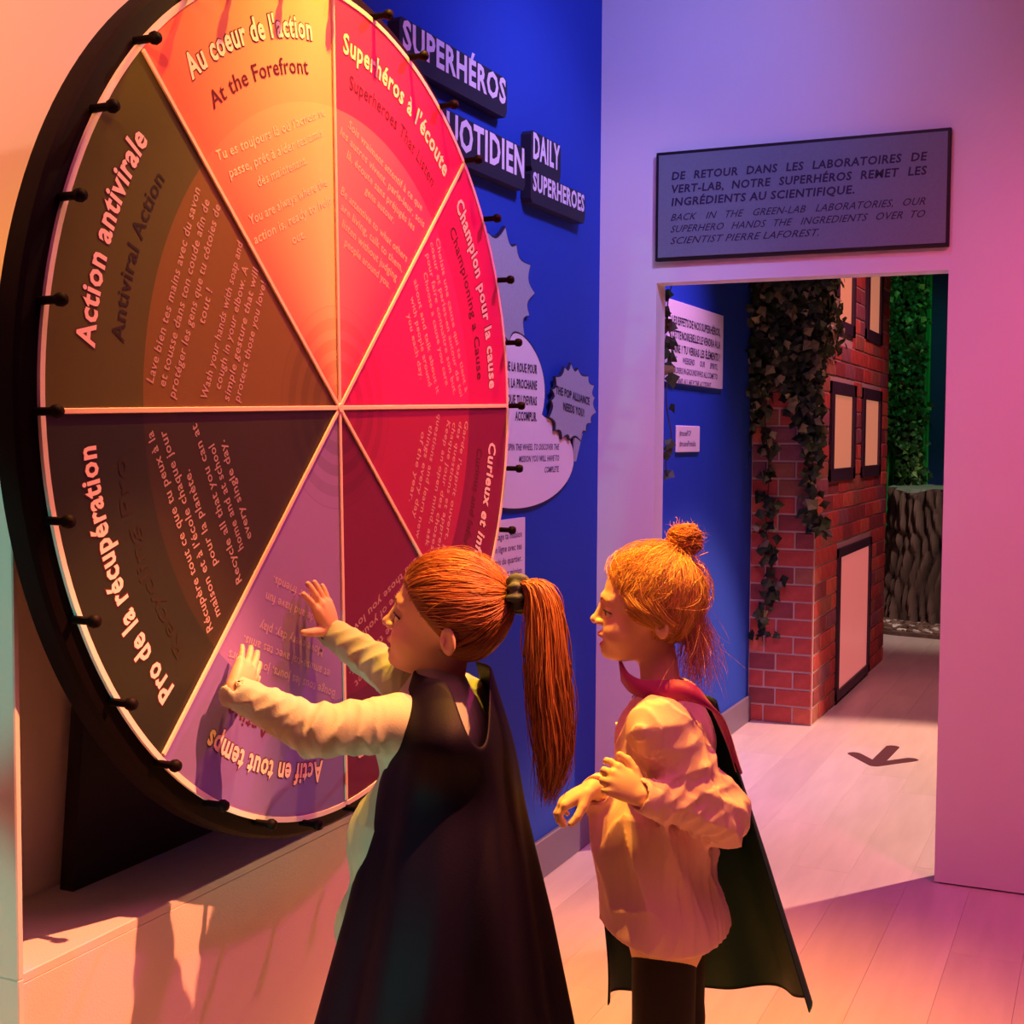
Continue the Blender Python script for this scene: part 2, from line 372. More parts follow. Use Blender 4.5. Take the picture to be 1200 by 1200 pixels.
for i, (ca, cin, cout, lab, ti, su, tc) in enumerate(SECT):
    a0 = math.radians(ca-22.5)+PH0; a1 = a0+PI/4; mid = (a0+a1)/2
    n = 20; al = np.linspace(a0+.002, a1-.002, n+1)
    V = [wp(.01, mid, .0)]; V += [wp(.989, a, .0) for a in al]; V += [wp(.72, a, .0) for a in al]
    V += [p+np.array([-.008, 0, 0]) for p in V]
    N = 2*n+3; Fc = []
    for k in range(n):
        Fc.append((0, n+3+k, n+2+k)[::-1]); Fc.append((n+2+k, n+3+k, 2+k, 1+k)[::-1]); Fc.append((1+k, 2+k, 2+k+N, 1+k+N))
    Fc += [(0, n+2, n+2+N, N), (n+2, 1, 1+N, n+2+N), (2*n+2, 0, N, 2*n+2+N), (n+1, 2*n+2, 2*n+2+N, n+1+N)]
    Fc.append(tuple([N]+[N+1+k for k in range(n+1)]))
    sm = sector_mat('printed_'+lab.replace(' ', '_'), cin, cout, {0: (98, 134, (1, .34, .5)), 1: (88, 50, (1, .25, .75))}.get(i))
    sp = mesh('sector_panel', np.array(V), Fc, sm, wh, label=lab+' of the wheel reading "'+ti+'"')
    arc = (.39, .46, .45, .36, .44, .37, .43, .35)[i]
    mt = mat('title_lettering_%d' % i, tc, .5)
    arc_text(ti, .865, arc, .054, mid, 'title_outline', M_shadow, sp, .0005, .065)
    arc_text(ti, .865, arc, .054, mid, 'title', mt, sp, .0010, .028)
    arc_text(su, .785, arc*.80, .040, mid, 'subtitle', M_sub if i not in (6, 7) else M_subd, sp, .0006, .010)
    up = np.array([0, math.cos(mid), math.sin(mid)]); rt = np.array([0, math.sin(mid), -math.cos(mid)])
    L = BODY[i]; nl = len(L); r0 = .66; step = .036 if i not in (0, 5) else .043; mx = max(len(t) for t in L)
    for j, t in enumerate(L):
        rr = r0-j*step-(.025 if j >= (nl+1)//2 else 0); ww = min(.36*len(t)/mx, 2*rr*WR*math.tan(PI/8)*.90)
        V2, F2 = text_line(t, -ww/2, ww, .024, .012)
        mesh('text_line', place2(V2, HUB+up*rr*WR+np.array([.0006, 0, 0]), rt, up, TX), F2, mat('body_lettering_%d' % i, tuple(.42*a+.58*b for a, b in zip(tc, cin)), .5), sp)
M_div = mat('cream_divider_strip', (.90, .66, .55), .45)
for k in range(8):
    a = k*PI/4+PH0; d = np.array([0, math.cos(a), math.sin(a)]); e = np.array([0, -math.sin(a), math.cos(a)])
    V, Fc = bbox_((0, -.0042, 0), (.985*WR, .0042, .004), .001)
    mesh('divider_strip', HUB+V[:, :1]*d+V[:, 1:2]*e+V[:, 2:3]*TX, [f[::-1] for f in Fc] if np.dot(np.cross(d, e), TX) < 0 else Fc, M_div, wh)
mesh('hub_cap', *lathe_x([(.001, .006), (.008, .006), (.010, .004), (.010, 0), (.001, 0)], 24), M_div, wh)
mesh('axle', *lathe_x([(.001, -.05), (.035, -.05), (.035, -.244), (.001, -.244)], 24), M_rim, wh)
peg0 = None
for k in range(32):
    a = k*PI/16+PH0
    if peg0 is None:
        prof = [(.0, 0), (.0062, 0), (.0062, .030), (.0095, .033), (.0105, .040), (.0080, .046), (.0, .047)]; nn = 10; V = []; Fc = []
        for r, x in prof:
            for j in range(nn): V.append((x-.004, math.cos(j*2*PI/nn)*r, math.sin(j*2*PI/nn)*r))
        for q in range(len(prof)-1):
            for j in range(nn): Fc.append((q*nn+j, q*nn+(j+1) % nn, (q+1)*nn+(j+1) % nn, (q+1)*nn+j))
        V = np.array(V)
        peg0 = mesh('peg', V+HUB, Fc, M_rim, wh, smooth=True); o = peg0
    else:
        o = peg0.copy(); COL.objects.link(o); o.parent = wh
    o.location = tuple(wp(1.005, a)-HUB)
# tapered black stand board carrying the axle
st = thing('wheel_stand', 'flat tapered black stand board behind the lower part of the wheel', 'stand', (-1.65, WY, ZL))
mesh('stand_board', *prism([(1.76-WY, 0), (.42, 0), (.30, 1.05), (1.87-WY, 1.05)], (-1.665, WY, ZL), TY, TZ, TX, .03), M_black, st)
mesh('bearing_block', *bbox_((-1.635, WY-.06, WZ-.06), (-1.605, WY+.06, WZ+.06), .01), M_black, st)

# ------------------------------------------------------------------ lettering and boards on the blue wall
M_let = mat('lavender_white_lettering', (.80, .70, .86), .5)
M_sign = mat('dark_sign_body', (.012, .012, .03), .6)
M_ink = mat('dark_ink', (.02, .012, .05), .6)
M_ink2 = mat('grey_ink', (.10, .07, .16), .6)
YV = np.array([0, 1., 0]); ZV = np.array([0, 0, 1.])
def wall_word(s, y1, zb, capm, width, label, t=.034, hid=''):
    """raised word: dark thick board hugging the word, pale letters on its face; y1 = right end"""
    y0 = y1-width; X = XB+t
    th = thing('wall_word_sign', label, 'sign', (XB, (y0+y1)/2, zb), 'raised title words on the blue wall')
    m = .016; c = .012
    a0, a1, b0, b1 = y0-m, y1+m*.6, zb-.040, zb+capm+.004
    poly = [(a0+c, b0), (a1-c, b0), (a1, b0+c*1.6), (a1, b1-c), (a1-c, b1), (a0+c, b1), (a0, b1-c), (a0, b0+c)]
    mesh('backing_board', *prism(poly, (XB+.001, 0, 0), YV, ZV, TX, t), M_sign, th)
    V, Fc = text_line(s, y0, width, capm/.70, .030, 0, .02)
    V[:, 1] += zb; V[:, 2] = (V[:, 2]-V[:, 2].min())*.12
    mesh('lettering', place2(V, (X+.0015, 0, 0), YV, ZV, TX), Fc, M_let, th)
wall_word('SUPERHÉROS', 3.592, 2.432, .070, .62, 'raised word SUPERHÉROS high on the blue wall, topmost of the title words')
wall_word('DU QUOTIDIEN', 3.728, 2.244, .084, .80, 'raised words DU QUOTIDIEN half hidden by the wheel on the blue wall')
wall_word('DAILY', 4.012, 2.318, .076, .215, 'small raised word DAILY on the blue wall above SUPERHEROES')
wall_word('SUPERHEROES', 4.232, 2.220, .054, .435, 'small raised word SUPERHEROES on the blue wall below DAILY')

def board2d(name, poly, X, t, m_face, m_edge, parent, grow=1.03):
    poly = np.asarray(poly, float); c = poly.mean(0)
    d = poly-c; out = poly+d/np.linalg.norm(d, axis=1)[:, None]*.007
    mesh(name+'_outline', *prism(out, (X, 0, 0), YV, ZV, TX, t), m_edge, parent)
    return mesh(name+'_face', *prism(poly, (X+t, 0, 0), YV, ZV, TX, .0015), m_face, parent)
def burst(c, ry, rz, n, depth, seed, start=0, sub=5):
    r = random.Random(seed); tips = []
    for k in range(n):
        a = start+k*2*PI/n+r.uniform(-.08, .08)
        s = 1+r.uniform(-.08, .10); tips.append((a, s))
    P = []
    for k in range(n):
        a0, s0 = tips[k]; a1, s1 = tips[(k+1) % n]; a1 += 2*PI if k == n-1 else 0
        for j in range(sub):
            u = j/sub; a = a0+(a1-a0)*u; s = s0+(s1-s0)*u-depth*math.sin(PI*u)**.8
            P.append((c[0]+ry*s*math.cos(a), c[1]+rz*s*math.sin(a)))
    return P
M_greyb = mat('grey_printed_board', (.34, .38, .48), .6, var=.06, vscale=90)
M_whiteb = mat('white_printed_board', (.80, .74, .84), .5)
t = thing('comic_burst', 'plain grey spiky comic burst board peeking from behind the wheel', 'sign', (XB, 3.72, 1.76))
board2d('burst', burst((3.62, 1.90), .245, .17, 13, .17, 3, .1), XB+.001, .010, M_greyb, M_ink, t)
t = thing('speech_bubble', 'white speech bubble board with spin the wheel text beside the wheel', 'sign', (XB, 3.9, 1.25))
P = []
for k in range(120):
    a = k*2*PI/120; d = np.array([math.cos(a), math.sin(a)]); best = 0
    for cy, cz, ry, rz in ((3.66, 1.60, .30, .185), (3.78, 1.385, .44, .150)):
        # farthest hit of the ray from (3.75,1.49) with each ellipse
        o = np.array([(3.75-cy)/ry, (1.49-cz)/rz]); e = np.array([d[0]/ry, d[1]/rz]); A = e@e; B = 2*o@e; Cc = o@o-1; D = B*B-4*A*Cc
        if D > 0: best = max(best, (-B+math.sqrt(D))/(2*A))
    P.append((3.75+d[0]*best, 1.49+d[1]*best))
bub = board2d('bubble', P, XB+.001, .008, M_whiteb, M_ink, t)
def lines(rows, y_right, z_top, step, cap, X, m, parent, name='text', shear=0, bold=.018, cw=.62, justify=None, y_left=None):
    for i, r_ in enumerate(rows):
        if justify is not None and (i in justify): V, Fc = text_line(r_, y_left, y_right-y_left, cap/.70, bold, shear, 0, True)
        elif y_left is not None: wd = min(y_right-y_left, len(r_)*cap*cw*1.25); V, Fc = text_line(r_, y_left, wd, cap/.70, bold, shear)
        else:
            wd = len(r_)*cap*cw; V, Fc = text_line(r_, y_right-wd, wd, cap/.70, bold, shear)
        V[:, 1] += z_top-cap-i*step; mesh('text_line', place2(V, (X, 0, 0), YV, ZV, TX), Fc, m, parent)
XT = XB+.0115
lines(['TOURNE LA ROUE POUR', 'DÉCOUVRIR LA PROCHAINE', 'MISSION QUE TU DEVRAS', 'ACCOMPLIR.'], 3.895, 1.685, .050, .027, XT, M_ink, bub, 'text_block', bold=.03)
lines(['SPIN THE WHEEL TO DISCOVER THE', 'MISSION YOU WILL HAVE TO', 'COMPLETE.'], 4.085, 1.435, .037, .019, XT, M_ink2, bub, 'text_block', shear=.25, cw=.72)
t = thing('small_comic_burst', 'grey starburst board reading THE POP ALLIANCE NEEDS YOU on the bubble edge', 'sign', (XB, 4.18, 1.45))
sb = board2d('burst', burst((4.185, 1.573), .205, .125, 17, .13, 9, .2), XB+.0125, .008, M_greyb, M_ink, t)
tail = [(4.20, 1.48), (4.275, 1.47), (4.215, 1.375)]
mesh('burst_tail', *prism(tail, (XB+.0125, 0, 0), YV, ZV, TX, .008), M_greyb, t)
for i, (s, z, wd, yo) in enumerate((('THE POP ALLIANCE', 1.585, .31, -.008), ('NEEDS YOU!', 1.538, .19, .0))):
    V, Fc = text_line(s, -wd/2, wd, .026/.70, .03); V[:, 1] += z-.02*0
    V[:, 1] -= (V[:, 0])*.10; V[:, 0] += 4.185+yo
    mesh('text_block', place2(V, (XB+.0235, 0, 0), YV, ZV, TX), Fc, M_ink, sb)
t = thing('text_panel', 'small white text panel low on the blue wall behind the ponytail', 'sign', (XB, 3.66, .93))
pn = mesh('board', *bbox_((XB+.001, 3.50, .95), (XB+.010, 3.812, 1.205), .001), M_whiteb, t)
lines(['Partage ta mission', 'en ligne avec tes', 'amis du quartier.', 'Share your mission', 'with your friends.'], 3.785, 1.165, .038, .020, XB+.0105, M_ink2, pn, 'text_block')

# sign above the doorway
t = thing('doorway_sign', 'grey caption board with comic lettering above the doorway', 'sign', (-.985, YW, 2.07))
XV = np.array([1., 0, 0]); NY = np.array([0, -1., 0])
mesh('frame_board', *bbox_((-1.476, YW-.022, 2.072), (-.496, YW-.001, 2.446), .002), M_black, t)
fc = mesh('face', *bbox_((-1.466, YW-.025, 2.083), (-.506, YW-.021, 2.435), .001), mat('grey_halftone_face', (.15, .19, .24), .65, var=.05, vscale=140), t)
def sign_lines(rows, just, x0, x1, z0, step, cap, m, shear, bold, dx=0):
    for i, r_ in enumerate(rows):
        if i in just: V, Fc = text_line(r_, x0, x1-x0, cap/.70, bold, shear, 0, True)
        else: V, Fc = text_line(r_, x0, len(r_)*cap*.84, cap/.70, bold, shear)
        V[:, 1] += z0-i*step; mesh('text_line', place2(V, (0, YW-.0256, 0), XV, ZV, NY), Fc, m, fc)
sign_lines(['DE RETOUR DANS LES LABORATOIRES DE', 'VERT-LAB, NOTRE SUPERHÉROS REMET LES', 'INGRÉDIENTS AU SCIENTIFIQUE.'], (0, 1), -1.418, -.568, 2.348, .0445, .0265, M_ink, .12, .028)
sign_lines(['BACK IN THE GREEN-LAB LABORATORIES, OUR', 'SUPERHERO HANDS THE INGREDIENTS OVER TO', 'SCIENTIST PIERRE LAFOREST.'], (0, 1), -1.420, -.570, 2.208, .040, .0235, M_ink, .38, .006)

# ------------------------------------------------------------------ far room
t = thing('far_text_panel', 'white text panel on the blue wall beyond the doorway, upper one', 'sign', (XB, 5.7, 1.69))
pn = mesh('board', *bbox_((XB+.001, 5.24, 1.69), (XB+.014, 6.085, 2.03), .001), mat('pink_white_board', (.82, .74, .80), .5), t)
lines(['LES EFFETS DE NOS SUPERHÉROS,', 'CETTE NOIRE BELLE ! LE VENDRA À LA', 'LAINE ? TU VERRAS LES ÉLÉMENTS ?'], 6.03, 1.965, .058, .033, XB+.015, M_ink, pn, 'text_block', justify=(0, 1), y_left=5.29, bold=.03)
lines(['THIS WEEKEND OUR SPIRITS,', 'BUILDERS IN GROUND WHO ALL COME TO', 'KEEP AND ALL HELP THE ACCIDENT.'], 5.99, 1.800, .045, .025, XB+.015, M_ink2, pn, 'text_block', justify=(0, 1), y_left=5.29, shear=.2)
t = thing('wall_label', 'small white label on the blue wall beyond the doorway, below the text panel', 'sign', (XB, 5.57, 1.40))
pn = mesh('board', *bbox_((XB+.001, 5.395, 1.398), (XB+.010, 5.735, 1.512), .003), mat('pink_white_board', (0, 0, 0)), t)
lines(['#museePOP', '#museePomalia'], 5.70, 1.492, .045, .024, XB+.0105, M_ink2, pn, 'text_block', y_left=5.43)

# brick facade: real bricks on a block
BX, BY0, BY1, BH = -1.36, 6.72, 8.98, 3.0
fa = thing('brick_facade', 'red brick building front with dark framed windows beyond the doorway', 'building', (-1.52, 7.8, 0))
M_mort = mat('pinkish_mortar', (.52, .38, .36), .9, .4, 80)
M_br = [mat('brick_%s' % n, tuple(1.35*q for q in c), .75, .6, 60, .22, 14) for n, c in (('red', (.34, .055, .045)), ('dark', (.19, .04, .045)), ('orange', (.42, .10, .06)), ('purple', (.20, .07, .09)), ('brown', (.25, .09, .06)))]
mesh('mortar_block', *box((XB+.001, BY0-.006, 0), (BX-.002, BY1, BH)), M_mort, fa)
wins = [(7.10, 7.66, 2.03, 2.62), (8.05, 8.62, 2.05, 2.62), (7.02, 7.74, 1.235, 1.765), (7.98, 8.66, 1.235, 1.765), (7.30, 8.38, .02, .86)]
BHt, gap = .0895, .010; proto = {}
def brick(p, size, face):
    k = (round(size[0], 3), round(size[1], 3), face, random.randrange(5) if random.random() < .75 else 0)
    if k in proto:
        o = proto[k].copy(); COL.objects.link(o); o.parent = fa
    else:
        L, H = size; d = .016
        if face == 'y': V, Fc = bbox_((-L/2, -d*.8, -H/2), (L/2, d*.5, H/2), .003)
        else: V, Fc = bbox_((-d*.5, -L/2, -H/2), (d, L/2, H/2), .003)
        o = mesh('brick', V+wl(fa), Fc, M_br[k[3]], fa); proto[k] = o
    q = np.array(p)-wl(fa); j = random.uniform(-.002, .002)
    o.location = (q[0]+(j if face == 'x' else 0), q[1]+(j if face == 'y' else 0), q[2])
rest = MB()
for r_ in range(34):
    z0 = r_*BHt; zc = z0+BHt/2+.002; H = BHt-gap
    cuts = [XB, -1.55, BX] if r_ % 2 else [XB, -1.61, -1.46, BX]
    for a, b in zip(cuts[:-1], cuts[1:]):
        brick(((a+b)/2, BY0+.002, zc), (b-a-gap*.9, H), 'y') if zc < 2.45 else rest.add(bbox_((a+.005, BY0-.012, zc-H/2), (b-.005, BY0+.01, zc+H/2), .003))
    y = BY0+(.012 if r_ % 2 else -.135); L = .29
    while y < BY1-.02:
        a, b = max(y, BY0+.012), min(y+L, BY1); y += L
        segs = [(a, b)]
        for w0, w1, h0, h1 in wins:
            if zc > h0-.02 and zc < h1+.02:
                ns = []
                for s0, s1 in segs:
                    if s1 <= w0 or s0 >= w1: ns.append((s0, s1)); continue
                    if s0 < w0: ns.append((s0, w0))
                    if s1 > w1: ns.append((w1, s1))
                segs = ns
        for s0, s1 in segs:
            if s1-s0 < .03: continue
            if zc < 2.55: brick((BX-.012, (s0+s1)/2, zc), (s1-s0-gap, H), 'x')
            else: rest.add(bbox_((BX-.012, s0+.005, zc-H/2), (BX, s1-.005, zc+H/2), .003))
rest.build('upper_bricks', M_br[0], fa, kind='stuff')
M_wf = mat('dark_purple_window_frame', (.045, .025, .05), .5)
M_glow = mat('lit_orange_window', (.35, .14, .08), .5, emit=(1, .33, .19), estr=.44)
M_glow2 = mat('lit_pink_window', (.45, .16, .14), .3, emit=(1, .22, .20), estr=.5)
for i, (w0, w1, h0, h1) in enumerate(wins):
    fw = .075 if i < 4 else .055; o = None; X1 = BX+.018; lbl = 'dark framed lit window of the brick front'
    root_ = mesh('window_frame', *bbox_((BX-.02, w0, h0), (X1, w0+fw, h1), .003), M_wf, fa)
    for a, b, c, d in ((w1-fw, w1, h0, h1), (w0, w1, h0, h0+fw*.9), (w0, w1, h1-fw*.9, h1)):
        mesh('frame_bar', *bbox_((BX-.02, a, c), (X1-.001, b, d), .003), M_wf, root_)
    mesh('window_pane', *box((BX-.0015, w0+fw*.8, h0+fw*.7), (BX+.003, w1-fw*.8, h1-fw*.7)), M_glow if i < 4 else M_glow2, root_)

# ivy
M_ivy = mat('ivy_green', (.035, .075, .025), .45, attr=True)
def leafset(P, N, size, seed=0, droop=.5):
    """small folded four-sided leaves, point, facing direction, size"""
    r = np.random.default_rng(seed); V = []; Fc = []; C = []
    for i, (p, n) in enumerate(zip(P, N)):
        n = n+r.normal(0, .35, 3); n /= np.linalg.norm(n); d = np.array([0, 0, -1.])*droop+r.normal(0, .5, 3); d -= n*(d@n); d /= np.linalg.norm(d)
        s = np.cross(n, d); z = size*r.uniform(.6, 1.25); b = len(V)
        V += [p-d*z*.45, p+s*z*.5-d*z*.1-n*z*.12, p+s*z*.25+d*z*.2-n*z*.04, p+d*z*.62-n*z*.1, p-s*z*.25+d*z*.2-n*z*.04, p-s*z*.5-d*z*.1-n*z*.12, p+n*z*.02]
        Fc += [(b, b+6, b+1), (b+1, b+6, b+2), (b+2, b+6, b+3), (b+3, b+6, b+4), (b+4, b+6, b+5), (b+5, b+6, b)]
        g = r.uniform(.5, 1.6); C += [np.array([.022, .040, .014])*g if r.random() < .85 else np.array([.22, .20, .10])*g]*7
    return np.array(V), Fc, np.array(C)
iv = thing('hanging_ivy', 'dense dark ivy hanging over the upper corner of the brick front', 'plant', (-1.5, 6.65, 1.3))
P = []; N = []
r = np.random.default_rng(5)
for i in range(2600):
    x = r.uniform(XB-.02, -1.33); u = (x-XB)/(.36); zl = 1.48+.22*math.sin(u*5)+.15*u+r.normal(0, .05); z = zl+(2.75-zl)*r.random()**.9
    P.append((x, BY0-.02-abs(r.normal(0, .05)), z)); N.append((0, -1, .1))
for i in range(700):
    y = BY0+abs(r.normal(0, .16)); z = r.uniform(1.9, 2.8); P.append((BX+.02+abs(r.normal(0, .02)), y, z)); N.append((1, 0, .1))
V, Fc, C = leafset(np.array(P), np.array(N), .055, 1)
mesh('leaves', V, Fc, M_ivy, iv, col=C, kind='stuff')
M_stem = mat('ivy_stem', (.05, .035, .02), .8)
def strand(name, pts, n, size, nrm, seed, label, cat='plant', sp=.03, group=None, single=False):
    pts = np.array(pts, float); r = np.random.default_rng(seed)
    th = thing(name, label, cat, tuple(pts[-1]), group)
    tt = np.linspace(0, 1, 30); k = np.linspace(0, 1, len(pts)); Q = np.stack([np.interp(tt, k, pts[:, i]) for i in range(3)], 1)
    Q[:, :2] += np.sin(tt*17+seed)[:, None]*.008
    mesh('stem', *tube(Q, .0025, 5), M_stem, th)
    ti = np.sort(r.random(n)); P = np.stack([np.interp(ti, tt, Q[:, i]) for i in range(3)], 1)+r.normal(0, sp, (n, 3))*np.array([1, 1, .3])
    V, Fc, C = leafset(P, np.tile(np.array(nrm, float), (n, 1)), size, seed)
    if single:
        for i in range(n):
            mesh('leaf', V[i*7:i*7+7], [tuple(np.array(f)-i*7*0) for f in Fc[:6]], M_ivy, th, col=C[i*7:i*7+7])
    else:
        for i in range(n):
            mesh('leaf', V[i*7:i*7+7], Fc[:6], M_ivy, th, col=C[i*7:i*7+7])
strand('ivy_strand', [(-1.61, 6.68, 1.75), (-1.60, 6.68, 1.2), (-1.58, 6.68, .75), (-1.62, 6.68, .42)], 120, .055, (0, -1, .1), 3, 'long thin ivy strand hanging down the brick face nearest the blue wall', sp=.028)
strand('ivy_strand', [(-1.36, 6.66, 2.4), (-1.37, 6.66, 1.7), (-1.38, 6.66, 1.25), (-1.34, 6.66, .98)], 110, .062, (.3, -1, .1), 4, 'ivy strand hanging down the corner edge of the brick front', sp=.028)
strand('ivy_strand', [(-1.482, 4.66, 2.06), (-1.485, 4.66, 1.8), (-1.483, 4.66, 1.5), (-1.482, 4.66, 1.32)], 18, .055, (.5, -1, .1), 8, 'short ivy strand on the inner left edge of the doorway', sp=.008)

# stump, mulch, green sheet with ivy
stp = thing('tree_stump', 'broad dark bark tree stump on the mulch beyond the brick front', 'tree stump', (-1.0, 11.35, 0))
nu, nv = 220, 60; V = []; C = []
aa = np.arange(nu)*2*PI/nu; ph = rng.random(8)*6.28
for j in range(nv):
    v = j/(nv-1); z = .032+v*1.03
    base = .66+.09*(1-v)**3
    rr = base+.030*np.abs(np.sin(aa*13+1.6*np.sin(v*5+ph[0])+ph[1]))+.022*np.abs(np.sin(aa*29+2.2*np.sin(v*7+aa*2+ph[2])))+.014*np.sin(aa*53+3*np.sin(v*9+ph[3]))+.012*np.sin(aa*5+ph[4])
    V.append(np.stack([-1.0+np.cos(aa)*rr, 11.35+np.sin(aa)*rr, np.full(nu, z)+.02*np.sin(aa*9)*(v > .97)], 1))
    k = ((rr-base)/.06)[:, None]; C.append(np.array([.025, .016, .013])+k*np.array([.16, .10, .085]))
V = np.vstack(V); C = np.vstack(C); Fc = [(j*nu+i, j*nu+(i+1) % nu, (j+1)*nu+(i+1) % nu, (j+1)*nu+i) for j in range(nv-1) for i in range(nu)]
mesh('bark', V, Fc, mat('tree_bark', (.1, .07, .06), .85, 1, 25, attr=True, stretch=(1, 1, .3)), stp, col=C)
Vt = V[-nu:].copy(); Vt[:, :2] = (Vt[:, :2]-(-1.0, 11.35))*.97+(-1.0, 11.35); Vt[:, 2] = 1.075
mesh('cut_top', np.vstack([V[-nu:], Vt]), [(i, (i+1) % nu, (i+1) % nu+nu, i+nu) for i in range(nu)]+[tuple(range(nu, 2*nu))], mat('grey_green_stump_top', (.16, .20, .17), .8, .5, 30), stp)
a = np.linspace(0, 2*PI, 90, endpoint=False); rr = 1.22+.05*np.sin(a*7)+.03*np.sin(a*13+1)
mp_ = np.stack([-1.15+np.cos(a)*rr, 11.35+np.sin(a)*rr], 1)
V, Fc = prism(mp_, (0, 0, 0), TX, TY, TZ, .03)
mu = mesh('mulch_bed', V-np.array([0, 0, 0]), Fc, mat('brown_mulch', (.16, .11, .09), .9, 1, 40, .3, 20), label='rounded bed of brown mulch chips and pale stones around the stump', cat='mulch', origin=(-1.15, 11.35, 0))
r = np.random.default_rng(9); mb = MB()
V0, F0 = bbox_((-1, -1, -1), (1, 1, 1), .55)
for i in range(1500):
    q = r.uniform(0, 2*PI); d = math.sqrt(r.uniform(.30, 1))*1.2
    p = np.array([-1.15+math.cos(q)*d, 11.35+math.sin(q)*d, .035]);
    if p[1] > 11.6: continue
    s = np.array([r.uniform(.02, .045), r.uniform(.012, .03), r.uniform(.006, .014)]); R_ = np.array(Matrix.Rotation(r.uniform(0, 6), 3, 'Z') @ Matrix.Rotation(r.normal(0, .4), 3, 'X'))
    c = (np.array([.20, .13, .10]) if r.random() < .85 else np.array([.70, .66, .62]))*r.uniform(.5, 1.3)
    mb.add(((V0*s)@R_.T+p, F0), c=c)
mb.build('chips', mat('mulch_chips', (.2, .1, .1), .9, attr=True), mu, kind='stuff')
gs = thing('green_backdrop', 'tall green sheet with climbing ivy behind the stump', 'backdrop', (-1.75, 12.3, 0))
V = []; nx = 60
for j, z in enumerate((0, 1.2, 2.4, 3.4)):
    for i in range(nx): x = -2.02+i*.52/(nx-1); V.append((x, 12.32+.03*math.sin(i*.9), z))
Fc = [(j*nx+i, j*nx+i+1, (j+1)*nx+i+1, (j+1)*nx+i) for j in range(3) for i in range(nx-1)]
V = np.array(V); n = len(V); V = np.vstack([V, V+(0, .012, 0)]); Fc = Fc+[tuple(k+n for k in f[::-1]) for f in Fc]
mesh('green_sheet', V, Fc, mat('green_sheet', (.04, .34, .09), .7), gs)
P = []; N = []
for i in range(3600):
    if r.random() < .45: x = r.normal(-1.86, .06); z = r.uniform(1.45, 3.2)
    else: x = r.normal(-1.64, .055); z = r.uniform(.9, 3.2)
    x = min(max(x, -2.02), -1.42); P.append((x, 12.2-abs(r.normal(0, .05)), z)); N.append((0, -1, .2))
V, Fc, C = leafset(np.array(P), np.array(N), .06, 12)
mesh('ivy_leaves', V, Fc, M_ivy, gs, col=C*np.array([1.2, 1.6, 1.0]), kind='stuff')

# arrow on the floor
M_arrow = mat('brown_floor_sticker', (.10, .035, .045), .5)
def capsule2(a, b, wdt, n=8):
    a = np.array(a); b = np.array(b); d = (b-a)/np.linalg.norm(b-a); an = math.atan2(d[1], d[0]); P = []
    for k in range(n+1): q = an-PI/2+PI*k/n; P.append(b+wdt/2*np.array([math.cos(q), math.sin(q)]))
    for k in range(n+1): q = an+PI/2+PI*k/n; P.append(a+wdt/2*np.array([math.cos(q), math.sin(q)]))
    return P
ar = thing('floor_arrow', 'dark brown arrow sticker on the pale floor inside the doorway', 'floor arrow', (-.93, 6.15, 0))
tip = (-.935, 6.03)
for nm, q in (('shaft', (-.915, 6.42)), ('barb', (-1.055, 6.20)), ('barb', (-.80, 6.20))):
    hgt = {'shaft': .0012, 'barb': .0014}[nm]+(.0002 if q[0] > -.9 else 0)
    mesh(nm, *prism(capsule2(q, tip, .062), (0, 0, .0), TX, TY, TZ, hgt), M_arrow, ar)

# ------------------------------------------------------------------ signed distance modelling for the two girls
def nrm(v): v = np.asarray(v, float); return v/np.linalg.norm(v)
def onX(px, py, X):
    d = CF+CR*(px-600)/FPX+CU*(600-py)/FPX; return CP+d*(X/d[0])
def cap(a, b, ra, rb=None, k=.01, op=1):
    a = np.asarray(a, float); b = np.asarray(b, float); rb = ra if rb is None else rb
    ab = b-a; L2 = ab@ab+1e-12
    def f(p):
        q = p-a; t = np.clip(q@ab/L2, 0, 1); return np.linalg.norm(q-t[:, None]*ab, axis=1)-(ra+(rb-ra)*t)
    return f, k, op, (a+b)/2, math.sqrt(L2)/2+max(ra, rb)
def ell(c, r, R=None, k=.01, op=1):
    """ellipsoid; R columns are its axes in the world"""
    c = np.asarray(c, float); r = np.asarray(r, float); R = np.eye(3) if R is None else R
    def f(p):
        q = (p-c)@R; k0 = np.linalg.norm(q/r, axis=1); k1 = np.linalg.norm(q/(r*r), axis=1)+1e-9; return k0*(k0-1)/k1
    return f, k, op, c, max(r)
def half(c, n, k=.002, op=-1):
    """cut away the side n points to"""
    c = np.asarray(c, float); n = nrm(n)
    return (lambda p: -((p-c)@n)), k, op, c, 9.
def chain(P, r, k=.01):
    return [cap(P[i], P[i+1], r[i], r[i+1], k) for i in range(len(P)-1)]
def field(prims, p, disp=None):
    d = None
    for f, k, op, c, R in prims:
        e = f(p)
        if d is None: d = e; continue
        if op == 1:
            h = np.clip(.5+.5*(d-e)/k, 0, 1); d = d*(1-h)+e*h-k*h*(1-h)
        elif op == -1:
            h = np.clip(.5-.5*(d+e)/k, 0, 1); d = d*(1-h)-e*h+k*h*(1-h)
    if disp is not None: d = d+disp(p)
    for f, k, op, c, R in prims:
        if op == -2: e = f(p); h = np.clip(.5-.5*(d+e)/k, 0, 1); d = d*(1-h)-e*h+k*h*(1-h)
    return d
